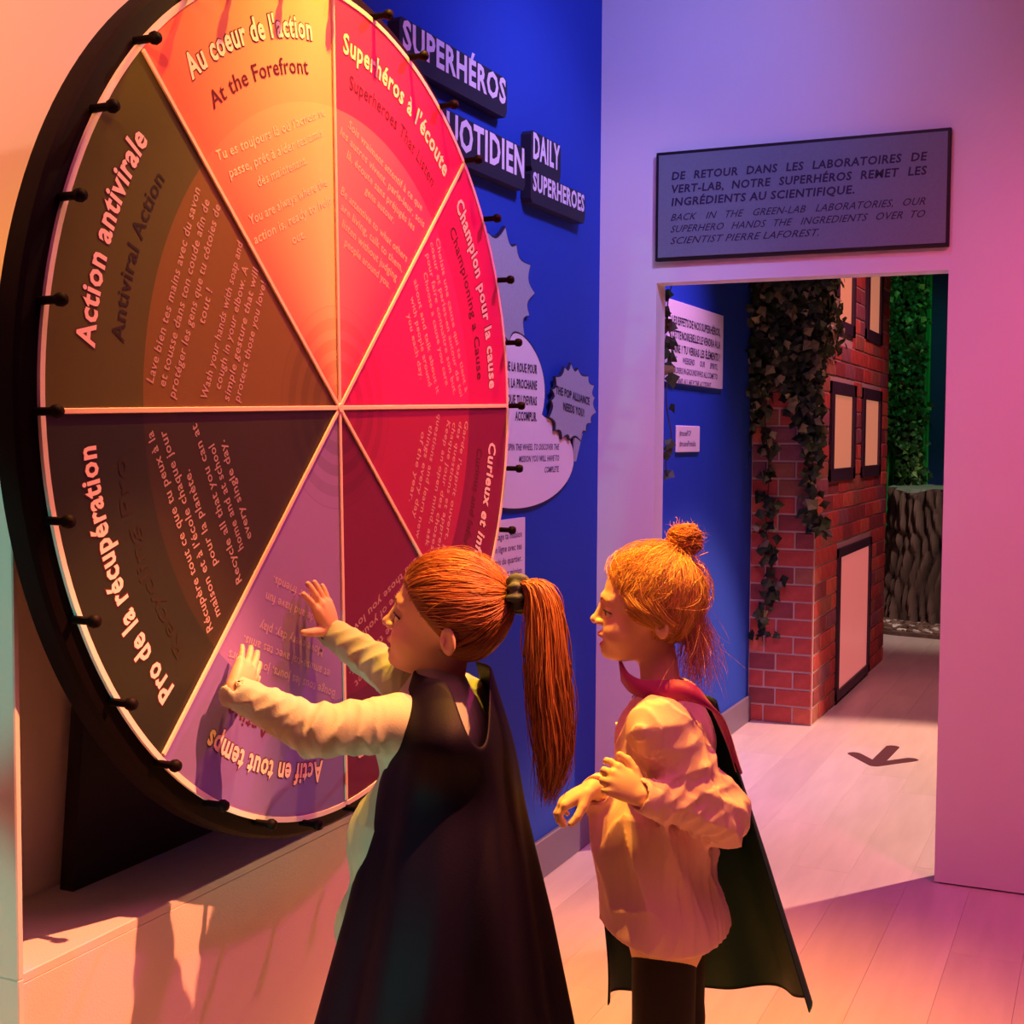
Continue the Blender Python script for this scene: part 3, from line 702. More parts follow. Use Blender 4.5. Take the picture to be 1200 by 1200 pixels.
def polygonize(prims, h, disp=None, dmax=.012):
    """block-wise surface nets of the field"""
    lo = np.min([c-R for f, k, o, c, R in prims if o == 1], 0)-.03; hi = np.max([c+R for f, k, o, c, R in prims if o == 1], 0)+.03
    B = 16; bs = B*h; nb = np.ceil((hi-lo)/bs).astype(int); N = nb*B+2
    g = np.stack(np.meshgrid(*[np.arange(n) for n in nb], indexing='ij'), -1).reshape(-1, 3)
    cen = lo+(g+.5)*bs; hd = bs*.87
    dc = field(prims, cen); near = np.abs(dc) < hd*1.35+.012
    g = g[near]; cen = cen[near]; dc = dc[near]
    E = np.stack([f(cen) for f, k, o, c, R in prims], 1)
    loc = np.stack(np.meshgrid(*[np.arange(B+1)]*3, indexing='ij'), -1).reshape(-1, 3)
    ids = []; pos = []; quads = []
    st3 = np.array([N[1]*N[2], N[2], 1])
    for bi in range(len(g)):
        base = g[bi]*B
        sel = [pr_ for j, pr_ in enumerate(prims) if (pr_[2] == 1 and E[bi, j] < dc[bi]+2.4*hd+2*pr_[1]) or (pr_[2] < 0 and E[bi, j] < 1.2*hd+pr_[1]*2) or j == 0]
        P = lo+(base+loc)*h; D = field(sel, P, disp).reshape(B+1, B+1, B+1)
        ins = D < 0
        if ins.all() or not ins.any(): continue
        acc = np.zeros((B, B, B, 3)); cnt = np.zeros((B, B, B))
        for ax in range(3):
            sl0 = [slice(None)]*3; sl1 = [slice(None)]*3; sl0[ax] = slice(0, B); sl1[ax] = slice(1, B+1)
            a = D[tuple(sl0)]; b = D[tuple(sl1)]; cr = (a < 0) != (b < 0); t = np.where(cr, a/(a-b+1e-20), 0)
            o1, o2 = [i for i in range(3) if i != ax]
            for u in (0, 1):
                for v in (0, 1):
                    s = [slice(0, B)]*3; s[o1] = slice(u, u+B); s[o2] = slice(v, v+B)
                    c_ = cr[tuple(s)]; tt = t[tuple(s)]
                    acc[..., ax] += np.where(c_, tt, 0); acc[..., o1] += np.where(c_, u, 0); acc[..., o2] += np.where(c_, v, 0); cnt += c_
            # quads for edges whose base point lies in this block
            s = [slice(0, B)]*3; c_ = cr[tuple(s)]; I = np.argwhere(c_)
            if len(I):
                sg = ins[tuple(s)][c_]; e1 = np.zeros(3, int); e2 = np.zeros(3, int); e1[(ax+1) % 3] = 1; e2[(ax+2) % 3] = 1
                G = I+base; q = np.stack([(G-e1-e2)@st3, (G-e2)@st3, G@st3, (G-e1)@st3], 1)
                q[~sg] = q[~sg][:, ::-1]; quads.append(q)
        m = cnt > 0; I = np.argwhere(m)
        ids.append((I+base)@st3); pos.append(lo+(base+I+acc[m]/cnt[m][:, None])*h)
    ids = np.concatenate(ids); pos = np.concatenate(pos); q = np.concatenate(quads)
    o = np.argsort(ids); ids = ids[o]; pos = pos[o]
    k = np.searchsorted(ids, q); k = np.clip(k, 0, len(ids)-1); ok = (ids[k] == q).all(1)
    return pos, k[ok]
def smooth_obj(o):
    o.data.polygons.foreach_set('use_smooth', [True]*len(o.data.polygons)); o.data.update(); return o

def folds(seed, amp, f1=38., f2=21., dirv=(0, 0, 1.)):
    """soft cloth creases that run along dirv"""
    r = np.random.default_rng(seed); A = r.normal(0, 1, (3, 3)); A /= np.linalg.norm(A, axis=1)[:, None]; dv = nrm(dirv)
    A = A-.5*(A@dv)[:, None]*dv
    def f(p):
        w1 = np.sin(p@A[0]*f2+1.3); w2 = np.sin(p@A[1]*f2*1.7+2*w1)
        return amp*(np.abs(np.sin(p@A[2]*f1+1.8*w2+w1))**.8-.6)-amp*.4*w2
    return f

def joint_folds(js):
    """sharp cloth ridges that ring a limb near the given joints: (centre, limb axis, height, reach, ridges per metre, twist)"""
    J = []
    for c, ax, amp, sg, fr, tw in js:
        ax = nrm(ax); u = nrm(np.cross(ax, (.3, .2, .9))); J.append((c, ax, u, np.cross(ax, u), amp, sg, fr, tw))
    def f(p):
        d = 0
        for c, ax, u, v, amp, sg, fr, tw in J:
            q = p-c; g = np.exp(-(q*q).sum(1)/sg**2); an = np.arctan2(q@v, q@u)
            d = d+amp*g*(np.abs(np.sin((q@ax)*fr*PI+tw*np.sin(an+tw)+.9*np.sin(2*an)))**.8-.6)
        return d
    return f
def head_prims(O, fw, up, s, mouth=1.):
    fw = nrm(fw); up = nrm(up-fw*(up@fw)); lf = np.cross(up, fw); R = np.stack([fw, lf, up], 1)
    W = lambda x, y, z: O+R@(np.array([x, y, z])*s)
    P = [ell(W(-.012, 0, .036), np.array([.089, .072, .077])*s, R),
         ell(W(.026, 0, -.018), np.array([.052, .055, .068])*s, R, .02),
         ell(W(.046, 0, -.060), np.array([.030, .032, .030])*s, R, .02),
         ell(W(.064, 0, -.074), np.array([.015, .016, .013])*s, R, .012)]
    for y in (-1, 1):
        P += [ell(W(.046, y*.031, -.034), np.array([.027, .024, .026])*s, R, .015),
              cap(W(.077, y*.008, .026), W(.061, y*.043, .024), .0045*s, .005*s, .016),
              ell(W(.082, y*.031, .003), np.array([.013, .016, .011])*s, R, .010, -1)]
    P += [cap(W(.077, 0, .016), W(.088, 0, -.010), .0065*s, .0075*s, .009), ell(W(.0925, 0, -.0165), np.array([.0095, .0088, .0080])*s, R, .006),
          ell(W(.084, .0105, -.020), np.array([.008, .006, .006])*s, R, .004), ell(W(.084, -.0105, -.020), np.array([.008, .006, .006])*s, R, .004),
          ell(W(.0785, 0, -.0430), np.array([.0085, .020, .0062])*s, R, .005), ell(W(.0750, 0, -.0620), np.array([.0080, .015, .0058])*s, R, .005),
          ell(W(.085, 0, -.0520), np.array([.018, .0135, .0022+.0036*mouth])*s, R, .0025, -1)]
    for y in (-1, 1):
        P += [ell(W(.0610, y*.032, .0005), np.array([.0138]*3)*s, R, .005),
              ell(W(.0725, y*.0355, .0002), np.array([.0110, .0125, .0054])*s, R, .0015, -1)]
        Re = R@np.array(Matrix.Rotation(.25, 3, 'Y'))@np.array(Matrix.Rotation(y*-.35, 3, 'Z'))
        P += [ell(W(-.030, y*.0710, -.014), np.array([.0145, .0060, .0230])*s, Re, .004),
              ell(W(-.028, y*.0780, -.011), np.array([.0095, .0050, .0170])*s, Re, .003, -1),
              ell(W(-.022, y*.0745, -.016), np.array([.0045, .0035, .0065])*s, Re, .002)]
    return P, R, W
def hand_prims(Wr, d, n, t, s=1., curls=None, spread=(.16, .05, -.06, -.20), thumb=(.85, -.15), tc=(.15, .25), arm=None):
    """wrist, finger direction, back-of-hand direction, thumb side; curls: per finger three bends"""
    d = nrm(d); n = nrm(n-d*(n@d)); t = t-d*(t@d)-n*(t@n); t = nrm(t)
    curls = curls or [(.1, .15, .1)]*4; P = []
    kn = [Wr+s*(d*a+t*b-n*c) for a, b, c in ((.058, .0225, .001), (.062, .0078, 0), (.059, -.0072, .001), (.052, -.0215, .003))]
    if arm is not None: P.append(cap(arm, Wr, .0225*s, .0165*s, .012))
    for q, K in enumerate(kn): P.append(cap(Wr+s*(d*.006+t*(.010-.0066*q)), K, .0125*s, .0092*s, .006))
    P.append(ell(Wr+s*(d*.032+n*.0015), np.array([.030, .024, .0115])*s, np.stack([d, t, n], 1), .008))
    for q, (K, L) in enumerate(zip(kn, (.041, .046, .042, .033))):
        a = spread[q]; fd = d*math.cos(a)+t*math.sin(a); ang = 0; p = K; rr = (.0072, .0075, .0071, .0062)[q]*s
        for j, fr in enumerate((.44, .31, .25)):
            ang += curls[q][j]; dd = fd*math.cos(ang)-n*math.sin(ang); e = p+dd*L*fr*s
            r1 = rr*(1-.10*(j+1)); P.append(cap(p, e, rr*(1-.10*j), r1, .0035 if j == 0 else .0015)); p = e
    a, b = thumb; td = nrm(d*math.cos(a)+t*math.sin(a)+n*b); p = Wr+s*(d*.012+t*.016-n*.002)
    for j, (L, r0, r1) in enumerate(((.026, .0110, .0092), (.021, .0088, .0078), (.017, .0076, .0062))):
        if j: a2 = tc[j-1]; td = nrm(td+a2*nrm(d-td*(d@td))-a2*.3*n)
        e = p+td*L*s; P.append(cap(p, e, r0*s, r1*s, .006 if j == 0 else .0015)); p = e
    return P

M_skin = mat('skin', (.8, .5, .4), .48, .05, 300, attr=True, spec=.35)
M_skin.node_tree.nodes['Principled BSDF'].inputs['Subsurface Weight'].default_value = .12
M_skin.node_tree.nodes['Principled BSDF'].inputs['Subsurface Radius'].default_value = (.012, .005, .003)
M_eye = mat('eye', (.8, .8, .8), .12, attr=True)
M_lash = mat('eyelash', (.03, .015, .01), .6)
def skin_cols(V, W, s, base, lip=(.55, .17, .15)):
    C = np.tile(np.array(base), (len(V), 1))
    def blob(x, y, z, r, c, a):
        nonlocal C
        q = (V-W(0, 0, 0))@Rg/s-np.array([x, y, z]); w_ = np.clip(1-np.sqrt(((q/np.array(r))**2).sum(1)), 0, 1)[:, None]*a; w_ = np.clip(w_, 0, 1); C = C*(1-w_)+np.array(c)*w_
    Rg = np.stack([W(1, 0, 0)-W(0, 0, 0), W(0, 1, 0)-W(0, 0, 0), W(0, 0, 1)-W(0, 0, 0)], 1)/s
    blob(.083, 0, -.0445, (.016, .024, .0085), lip, 2.2); blob(.080, 0, -.0615, (.016, .020, .0085), lip, 2.2); blob(.070, 0, -.0520, (.014, .016, .007), (.12, .02, .02), 3)
    for y in (-1, 1): blob(.062, y*.036, -.028, (.03, .025, .022), (.86, .38, .30), .5)
    return C
def on_skin(prims, p, d, n=60, step=.0012):
    """first skin point met going from p along d"""
    T_ = p+np.arange(n)[:, None]*step*d; f = field(prims, T_); k = int(np.argmax(f < 0)) if (f < 0).any() else n//2
    return T_[k]
def eyes(person, W, R, s, gaze, prims, iris=(.06, .09, .12), brow=(.10, .04, .015)):
    for y in (-1, 1):
        P = [on_skin(prims, W(.105, y*(.012+.030*u), .0215+.0055*math.sin(PI*min(1, u*1.15))), -R[:, 0])+R[:, 0]*.0004 for u in np.linspace(0, 1, 9)]
        mesh('eyebrow', *tube(np.array(P), np.array([.0012, .0019, .0021, .0021, .002, .0018, .0015, .0011, .0006])*s, 6), mat('eyebrow_%d' % int(brow[0]*100), brow, .7), person)
    g = nrm(gaze)
    for y in (-1, 1):
        c = W(.0608, y*.032, .0005); r = .0130*s; V = []; Fc = []; nu, nv = 20, 14
        for j in range(nv+1):
            for i in range(nu): th, ph_ = PI*j/nv, 2*PI*i/nu; V.append((math.sin(th)*math.cos(ph_), math.sin(th)*math.sin(ph_), math.cos(th)))
        Fc = [(j*nu+i, (j+1)*nu+i, (j+1)*nu+(i+1) % nu, j*nu+(i+1) % nu) for j in range(nv) for i in range(nu)]
        V = np.array(V); a = nrm(np.cross(g, (0, 0, 1))); b = np.cross(a, g); V = V[:, :1]*a+V[:, 1:2]*b+V[:, 2:3]*g
        cs = V@g; C = np.where((cs > .93)[:, None], [.004]*3, np.where((cs > .78)[:, None], iris, [.72, .68, .66]))
        mesh('eye', c+V*r, Fc, M_eye, person, smooth=True, col=C)
        P = [W(.0735-.009*u*u-.006*u, y*(.0335+u*.0135), .0005+.0058*(1-u*u)) for u in np.linspace(-1, 1, 9)]
        mesh('eyelashes', *tube(np.array(P)+R[:, 0]*.0014+y*R[:, 1]*.0008, .0015*s, 6), M_lash, person)
def strands(name, paths, rad, cols, m, parent, n=4, **k):
    """many tapering tubes of hair as one mesh; paths (count, points, 3)"""
    paths = np.asarray(paths, float); c, q, _ = paths.shape
    T = np.gradient(paths, axis=1); T /= np.linalg.norm(T, axis=2)[..., None]+1e-9
    ref = np.array([.3, .5, .8]); ref /= np.linalg.norm(ref)
    u = np.cross(T, ref); u /= np.linalg.norm(u, axis=2)[..., None]+1e-9; v = np.cross(T, u)
    a = np.arange(n)*2*PI/n; tt = np.linspace(0, 1, q); prof = np.minimum(1, (1-tt)*4+.15)*np.minimum(1, tt*6+.4)
    R_ = np.broadcast_to(np.asarray(rad, float).reshape(-1, 1), (c, 1))*prof[None]
    V = paths[:, :, None, :]+R_[:, :, None, None]*(np.cos(a)[None, None, :, None]*u[:, :, None]+np.sin(a)[None, None, :, None]*v[:, :, None])
    i = np.arange(q-1)[:, None]; j = np.arange(n)[None]; f = np.stack([i*n+j, i*n+(j+1) % n, (i+1)*n+(j+1) % n, (i+1)*n+j], -1).reshape(-1, 4)
    Fc = (f[None]+(np.arange(c)*q*n)[:, None, None]).reshape(-1, 4)
    C = np.repeat(np.asarray(cols), q*n, axis=0)
    return smooth_obj(mesh(name, V.reshape(-1, 3), Fc, m, parent, col=C, **k))
def hair_cols(n, base, seed, v=.35):
    r = np.random.default_rng(seed); return np.array(base)*(1+r.uniform(-v, v, (n, 1)))*(1+r.uniform(-.08, .08, (n, 3)))
M_hair = mat('hair', (.3, .15, .05), .42, attr=True, spec=.5)

def cloth(name, prims, h, m, person, disp=None, **k):
    V, Fc = polygonize(prims, h, disp); return smooth_obj(mesh(name, V, Fc, m, person, **k))
def cape_surface(name, Cf, rf, ztop, zbot, ph0, ph1, m_out, m_in, parent, nu=120, nv=70, thick=.0025, label=None):
    """Cf(z) axis, rf(phi, t, z) radius pair; phi 0 = picture left, 90 deg = towards the viewpoint"""
    e1 = -nrm(np.array([CR[0], CR[1], 0])); e2 = -nrm(np.array([CF[0], CF[1], 0])); G = np.zeros((nv, nu, 3))
    for i in range(nu):
        ph_ = math.radians(ph0+(ph1-ph0)*i/(nu-1)); zt = ztop(math.degrees(ph_)); zb = zbot(math.degrees(ph_))
        for j in range(nv):
            t = j/(nv-1); z = zt+(zb-zt)*t; r1, r2 = rf(math.degrees(ph_), t, z); c = Cf(z)
            G[j, i] = (*(c[:2]+(e1*math.cos(ph_)*r1+e2*math.sin(ph_)*r2)[:2]), z)
    du = np.gradient(G, axis=1); dv = np.gradient(G, axis=0); n = np.cross(dv, du); n /= np.linalg.norm(n, axis=2)[..., None]+1e-9
    out = G-np.array([[Cf(z)[0], Cf(z)[1], z] for z in G[:, :, 2].ravel()]).reshape(G.shape); sgn = np.sign((n*out).sum(2).mean()); n *= sgn
    A = (G+n*thick/2).reshape(-1, 3); Bm = (G-n*thick/2).reshape(-1, 3); N = len(A); Fc = []; mi = []
    for j in range(nv-1):
        for i in range(nu-1):
            f = (j*nu+i, j*nu+i+1, (j+1)*nu+i+1, (j+1)*nu+i)
            if sgn < 0: f = f[::-1]
            Fc.append(f[::-1]); mi.append(0); Fc.append(tuple(x+N for x in f)); mi.append(1)
    for j in range(nv-1):
        for i in (0, nu-1): Fc.append((j*nu+i, (j+1)*nu+i, (j+1)*nu+i+N, j*nu+i+N)); mi.append(0)
    for i in range(nu-1):
        for j in (0, nv-1): Fc.append((j*nu+i, j*nu+i+1, j*nu+i+1+N, j*nu+i+N)); mi.append(0)
    return smooth_obj(mesh(name, np.vstack([A, Bm]), Fc, [m_out, m_in], parent, mi=mi, label=label))
Zof = lambda py, dep: at(600, py, dep)[2]
UP = np.array([0, 0, 1.])

# ------------------------------------------------------------------ girl at the wheel
O1 = at(519, 730, 2.32); f1 = nrm((-.955, -.21, .17)); u1 = nrm(UP-f1*f1[2]); s1 = 1.075
g1 = thing('person', 'girl with a red-brown ponytail in a dark navy cape pressing both hands on the wheel', 'person', (at(462, 1075, 2.33)[0], at(462, 1075, 2.33)[1], 0))
hp1, R1, W1 = head_prims(O1, f1, u1, s1, .6)
b1 = nrm((-1, .05, 0)); l1 = np.cross(UP, b1)     # body forward, her left
neck = at(535, 812, 2.33); chest = at(508, 868, 2.33); waist = at(470, 985, 2.33); hip = at(462, 1075, 2.33)
Rb = np.stack([b1, l1, UP], 1)
shL = chest+l1*.100+UP*.046+b1*.015; shR = chest-l1*.115+UP*.048+b1*.01
wrL = onX(274, 812, -1.318); wrR = onX(388, 741, -1.322)
elL = onX(372, 856, -1.185); elR = onX(474, 800, -1.15)
handL = hand_prims(wrL, (-.06, .80, .58), (1, 0, .1), np.array([0, .58, -.80]), .98, [(.16, .12, .05)]*4, (.10, .02, -.08, -.26), (.45, -.06), (.1, .2))
handR = hand_prims(wrR, (-.08, -.36, .93), (1, 0, .1), np.array([0, -.93, -.36]), 1.0, [(.18, .12, .05)]*4, (.24, .04, -.10, -.34), (1.15, -.05), (.0, .1))
ank = []
legs = []
for sd in (-1, 1):
    hj = hip+l1*.052*sd-UP*.02; kn = np.array([hj[0]-.02, hj[1]-.0*sd, .33]); an = np.array([kn[0]+.015, kn[1], .07]); ank.append(an)
    legs += [cap(hj, kn, .062, .043, .03), cap(kn, an, .043, .028, .01), cap(an-UP*.03, an+b1*.09-UP*.045, .024, .020, .01)]
body1 = [ell(chest, (.078, .105, .10), Rb), ell(waist, (.072, .090, .10), Rb, .05), ell(hip, (.080, .100, .085), Rb, .05)]+legs + \
    [cap(chest+UP*.055, O1-f1*.018*s1-u1*.045, .043, .036, .02), cap(shL, chest, .04, .06, .03), cap(shR, chest, .04, .06, .03)] + \
    chain([shL, elL, wrL-(wrL-elL)*.02], [.036, .028, .019], .012)+chain([shR, elR, wrR], [.036, .028, .019], .012)+hp1+handL+handR
V, Fc = polygonize(body1, .0022)
smooth_obj(mesh('body', V, Fc, M_skin, g1, col=skin_cols(V, W1, s1, (.68, .42, .30))))
eyes(g1, W1, R1, s1, f1+.1*UP, hp1)
M_top = mat('pale_jersey', (.36, .42, .34), .85, .25, 500, sheen=.1)
def sleeve(sh, el, wr, r, k=.015):
    d = nrm(wr-el); end = wr-d*.004
    return chain([sh, el, end], r, k)+[ell(end+d*.004, np.array([.020, r[2]*.80, r[2]*.80]), np.stack([d, nrm(np.cross(d, UP)), np.cross(d, nrm(np.cross(d, UP)))], 1), .003, -1)]
def creases(c, ax, rad, n, seed, amp=.006, span=.05):
    """raised curved fold ridges around a bent joint"""
    r = np.random.default_rng(seed); ax = nrm(ax); u = nrm(np.cross(ax, (.3, .2, .9))); v = np.cross(ax, u); out = []
    for i in range(n):
        a0 = r.uniform(0, 2*PI); L = r.uniform(.5, 1.3); o = r.uniform(-span, span); tl = r.uniform(-.02, .02); pp = []
        for q in range(5): a = a0+L*(q/4-.5); pp.append(c+ax*(o+tl*(q/2-1))+rad*(u*math.cos(a)+v*math.sin(a)))
        for q in range(4): out.append(cap(pp[q], pp[q+1], amp*(1 if 0 < q else .5), amp*(1 if q < 3 else .5), .010))
    return out
shirt1 = [ell(chest, (.090, .118, .11), Rb), ell(waist, (.088, .105, .11), Rb, .05), ell(hip-UP*.01, (.098, .115, .09), Rb, .05),
          cap(chest+UP*.03, chest+UP*.095+b1*-.01, .075, .050, .03), cap(shL, chest, .046, .07, .03), cap(shR, chest, .048, .07, .03)]
sl1 = sleeve(shL, elL, wrL, (.050, .043, .0285))+sleeve(shR, elR, wrR, (.050, .042, .0285))
jf1 = joint_folds([(elL, wrL-shL, .009, .075, 26, 1.6), ((elL+wrL)/2, wrL-elL, .006, .06, 34, 2.2), ((shL+elL)/2, elL-shL, .007, .06, 24, 1.2), (elR+(wrR-elR)*.45, wrR-elR, .007, .08, 30, 1.8)])
ff1 = folds(3, .0026, 66, 36)
cloth('long_sleeve_top', shirt1+sl1, .0034, M_top, g1, lambda p: ff1(p)+jf1(p))
M_trs = mat('dark_leggings', (.02, .02, .03), .8)
lg = []
for sd in (0, 1):
    hj = hip+l1*.052*(-1, 1)[sd]-UP*.02; an = ank[sd]; kn = np.array([hj[0]-.02, hj[1], .33]); lg += [cap(hj, kn, .070, .048, .02), cap(kn, an, .048, .034, .01)]
cloth('leggings', lg, .005, M_trs, g1)
M_shoe = mat('grey_shoe', (.20, .20, .22), .6)
for an in ank: cloth('shoe', [cap(an-UP*.038, an+b1*.095-UP*.045, .032, .027, .01), cap(an, an-UP*.04, .034, .03, .01), half((0, 0, .004), -UP, .001)], .004, M_shoe, g1)
# cape
M_navy = mat('navy_satin', (.0032, .0016, .012), .6, .1, 260, spec=.12)
zt1 = Zof(787, 2.3); zb1 = Zof(1225, 2.3)
def C1(z):
    t = (zt1-z)/(zt1-zb1); p = at(531-14*t, 792+433*t, 2.32-.015*t); return p
def r1(ph_, t, z):
    tt = (zt1-z)/(zt1-zb1); w_ = .066+.155*max(tt, 0)**.92
    fo = 1+(.055*math.sin(math.radians(ph_)*6+.6)+.03*math.sin(math.radians(ph_)*11+2+tt*2))*min(1, max(0, tt)*1.5)
    near = 1+1.05*math.exp(-((tt-.11)/.12)**2)+.25*math.exp(-((tt-.45)/.3)**2)
    sh = 1+.06*math.exp(-((tt-.2)/.12)**2)
    return w_*fo*sh, w_*fo*near
cape_surface('cape', C1, r1, lambda p: zt1-.098*math.exp(-((p-124)/24)**2)+.0*p, lambda p: zb1, -12, 235, M_navy, M_navy, g1, label='dark navy satin cape with a V shaped neck')
# hair
M_cap1 = mat('scalp_hair', (.22, .085, .024), .5, 1, 90, .3, 60)
def hair_cap(O, R, W, s, person, m, n0=(.66, 0, -.75), p0=(.038, 0, .031), extra=0.):
    c = W(-.012, 0, .036); nn = R@nrm(n0)
    pr_ = [ell(c, np.array([.0945, .0768, .0822])*s, R), ell(W(-.052, 0, -.006), np.array([.038, .052, .040])*s, R, .02), half(W(*p0), nn, .006), half(W(0, 0, -.060), -R[:, 2], .01),]
    for y in (-1, 1): pr_.append(ell(W(-.028, y*.080, -.016), np.array([.021, .020, .030])*s, R, .006, -1))
    return cloth('hair_cap', pr_, .004, m, person)
hair_cap(O1, R1, W1, s1, g1, M_cap1)
def skull_path(dirs, c, R, rad, off):
    """directions in the head frame -> points on the hair surface"""
    off = off*np.minimum(1, np.linspace(0, 6, off.shape[-1])+.0)-.0022*np.maximum(0, 1-np.linspace(0, 8, off.shape[-1])); d = dirs/np.linalg.norm(dirs, axis=-1)[..., None]; k = 1/np.linalg.norm(d/np.array(rad), axis=-1)
    P = d*(k+off)[..., None]; low = np.clip(-(P[..., 2]+.02)/.06, 0, 1); back = P[..., 0] < 0
    P[..., 0] = np.where(back, P[..., 0]*(1-.25*low), P[..., 0]); P[..., 1] *= 1-.12*low
    return c+P@R.T
def swept_hair(W, R, s, target, n, seed, noise, rad=(.0952, .0775, .0830), p0=(.038, 0, .031), n0=(.66, 0, -.75), q=14):
    r = np.random.default_rng(seed); rad = np.array(rad)*s; c = W(-.012, 0, .036); nn = nrm(n0); pd = (np.array(p0)-(-.012, 0, .036))*s
    out = []
    tg = nrm(target)
    while len(out) < n:
        a = r.uniform(0, 2*PI); e1 = nrm((-nn[2], 0, nn[0])); e2 = np.array([0, 1., 0]); dd = r.uniform(-.004, .05) if r.random() < .75 else r.uniform(.0, .12)
        o = pd-nn*dd*s; D = e1*math.cos(a)+e2*math.sin(a)
        A = ((D/rad)**2).sum(); B = 2*((o/rad)*(D/rad)).sum(); Cc = ((o/rad)**2).sum()-1
        if B*B-4*A*Cc <= 0: continue
        st_ = o+D*(-B+math.sqrt(B*B-4*A*Cc))/(2*A)
        if st_[2] < -.088*s: continue
        if abs(st_[1]) > .055*s and st_[2] < -.035*s and st_[2] > -.085*s and st_[0] > -.046*s: continue
        t = np.linspace(0, 1, q)[:, None]; d0 = nrm(st_)
        th = math.acos(np.clip(d0@tg, -.999, .999)); dirs = (np.sin((1-t)*th)*d0+np.sin(t*th)*tg)/math.sin(th)
        bend = nrm(np.cross(d0, tg))*r.normal(0, noise)*np.sin(PI*t); dirs = dirs+bend+np.array([0, 0, -.10])*np.sin(PI*t)*(abs(d0[1]) > .4)
        off = r.uniform(-.001, .0035)*s+.0*t[:, 0]+.002*s*np.sin(t[:, 0]*9+r.uniform(0, 6))*noise*6
        out.append(skull_path(dirs, c, R, rad, off))
    return np.array(out)
def nape_hair(W, R, s, root, n, seed):
    r = np.random.default_rng(seed); c = W(-.030, 0, .015); out = []
    pr_ = [ell(W(-.012, 0, .036), np.array([.0975, .0800, .0855])*s, R), ell(W(-.052, 0, -.006), np.array([.038, .052, .040])*s, R, .02)]
    t = np.linspace(0, 1, 12)[:, None]; k = np.linspace(.02, .13, 56)*s
    for i in range(n):
        st_ = W(-.052+r.uniform(-.035, .040), r.uniform(-.060, .060), r.uniform(-.058, -.030)); p = st_*(1-t)+root*t+r.normal(0, .004, 3)*np.sin(PI*t)
        d = p-c; d /= np.linalg.norm(d, axis=1)[:, None]; F = field(pr_, (c+d[:, None]*k[None, :, None]).reshape(-1, 3)).reshape(12, -1)
        kk = k[np.argmax(F > 0, axis=1)]; out.append(c+d*(kk+r.uniform(0, .0025))[:, None])
    return out
tgt1 = (-.93, 0, .34)
pn1 = W1(-.012, 0, .036)+R1@(nrm(tgt1)*.102*s1)
H = swept_hair(W1, R1, s1, tgt1, 2400, 21, .07)
strands('head_hair', H, rng.uniform(.0005, .0010, len(H)), hair_cols(len(H), (.36, .135, .034), 2, .35), M_hair, g1)
nh = nape_hair(W1, R1, s1, pn1, 520, 91)
strands('nape_hair', nh, rng.uniform(.0005, .0010, 520), hair_cols(520, (.33, .12, .030), 92, .35), M_hair, g1)
def tail(root, pts, n, seed, spread, q=26, wave=.006):
    r = np.random.default_rng(seed); pts = np.array(pts); k = np.linspace(0, 1, len(pts)); t = np.linspace(0, 1, q)
    # smooth centre line
    c = np.stack([np.interp(t, k, pts[:, i]) for i in range(3)], 1)
    for _ in range(6): c[1:-1] = (c[:-2]+2*c[1:-1]+c[2:])/4
    out = []
    for i in range(n):
        o = r.normal(0, 1, 3); o /= max(1, np.linalg.norm(o)/1.2); w_ = np.interp(t, np.linspace(0, 1, len(spread)), spread)[:, None]
        L = r.uniform(.70, 1.0)
        cc = np.stack([np.interp(t*L, t, c[:, j]) for j in range(3)], 1)
        p = cc+w_*o*np.array([1, 1, .25])+wave*np.sin(t*r.uniform(5, 11)+r.uniform(0, 6))[:, None]*r.normal(0, 1, 3)*t[:, None]
        out.append(p)
    return np.array(out)
tp = [pn1, at(628, 674, 2.27), at(640, 712, 2.26), at(640, 770, 2.25), at(645, 840, 2.25), at(652, 895, 2.25), at(640, 945, 2.25)]
T = tail(pn1, tp, 1700, 8, (.008, .017, .022, .026, .029, .026, .010), wave=.009)
strands('ponytail', T, rng.uniform(.0006, .0012, len(T)), hair_cols(len(T), (.36, .135, .036), 5, .4), M_hair, g1)
fl_ = swept_hair(W1, R1, s1, tgt1, 60, 77, .45)
strands('loose_hairs', fl_+R1[:, 2]*.004, np.full(60, .0005), hair_cols(60, (.5, .22, .07), 6), M_hair, g1, n=3)
M_scr = mat('dark_green_scrunchie', (.05, .075, .065), .7, .4, 120)
ax = nrm(at(640, 700, 2.26)-W1(-.03, 0, .04)); u = nrm(np.cross(ax, UP)); v = np.cross(ax, u); V = []; Fc = []; nu, nv = 44, 12
for i in range(nu):
    a = i*2*PI/nu; rr_ = .0125*(1+.28*math.sin(a*9)+.15*math.sin(a*5+1))
    cdir = u*math.cos(a)+v*math.sin(a)
    for j in range(nv): b = j*2*PI/nv; V.append(pn1+ax*.010+cdir*(.021+rr_*math.cos(b))+ax*rr_*1.2*math.sin(b))
Fc = [(i*nv+j, i*nv+(j+1) % nv, ((i+1) % nu)*nv+(j+1) % nv, ((i+1) % nu)*nv+j) for i in range(nu) for j in range(nv)]
smooth_obj(mesh('scrunchie', V, Fc, M_scr, g1))

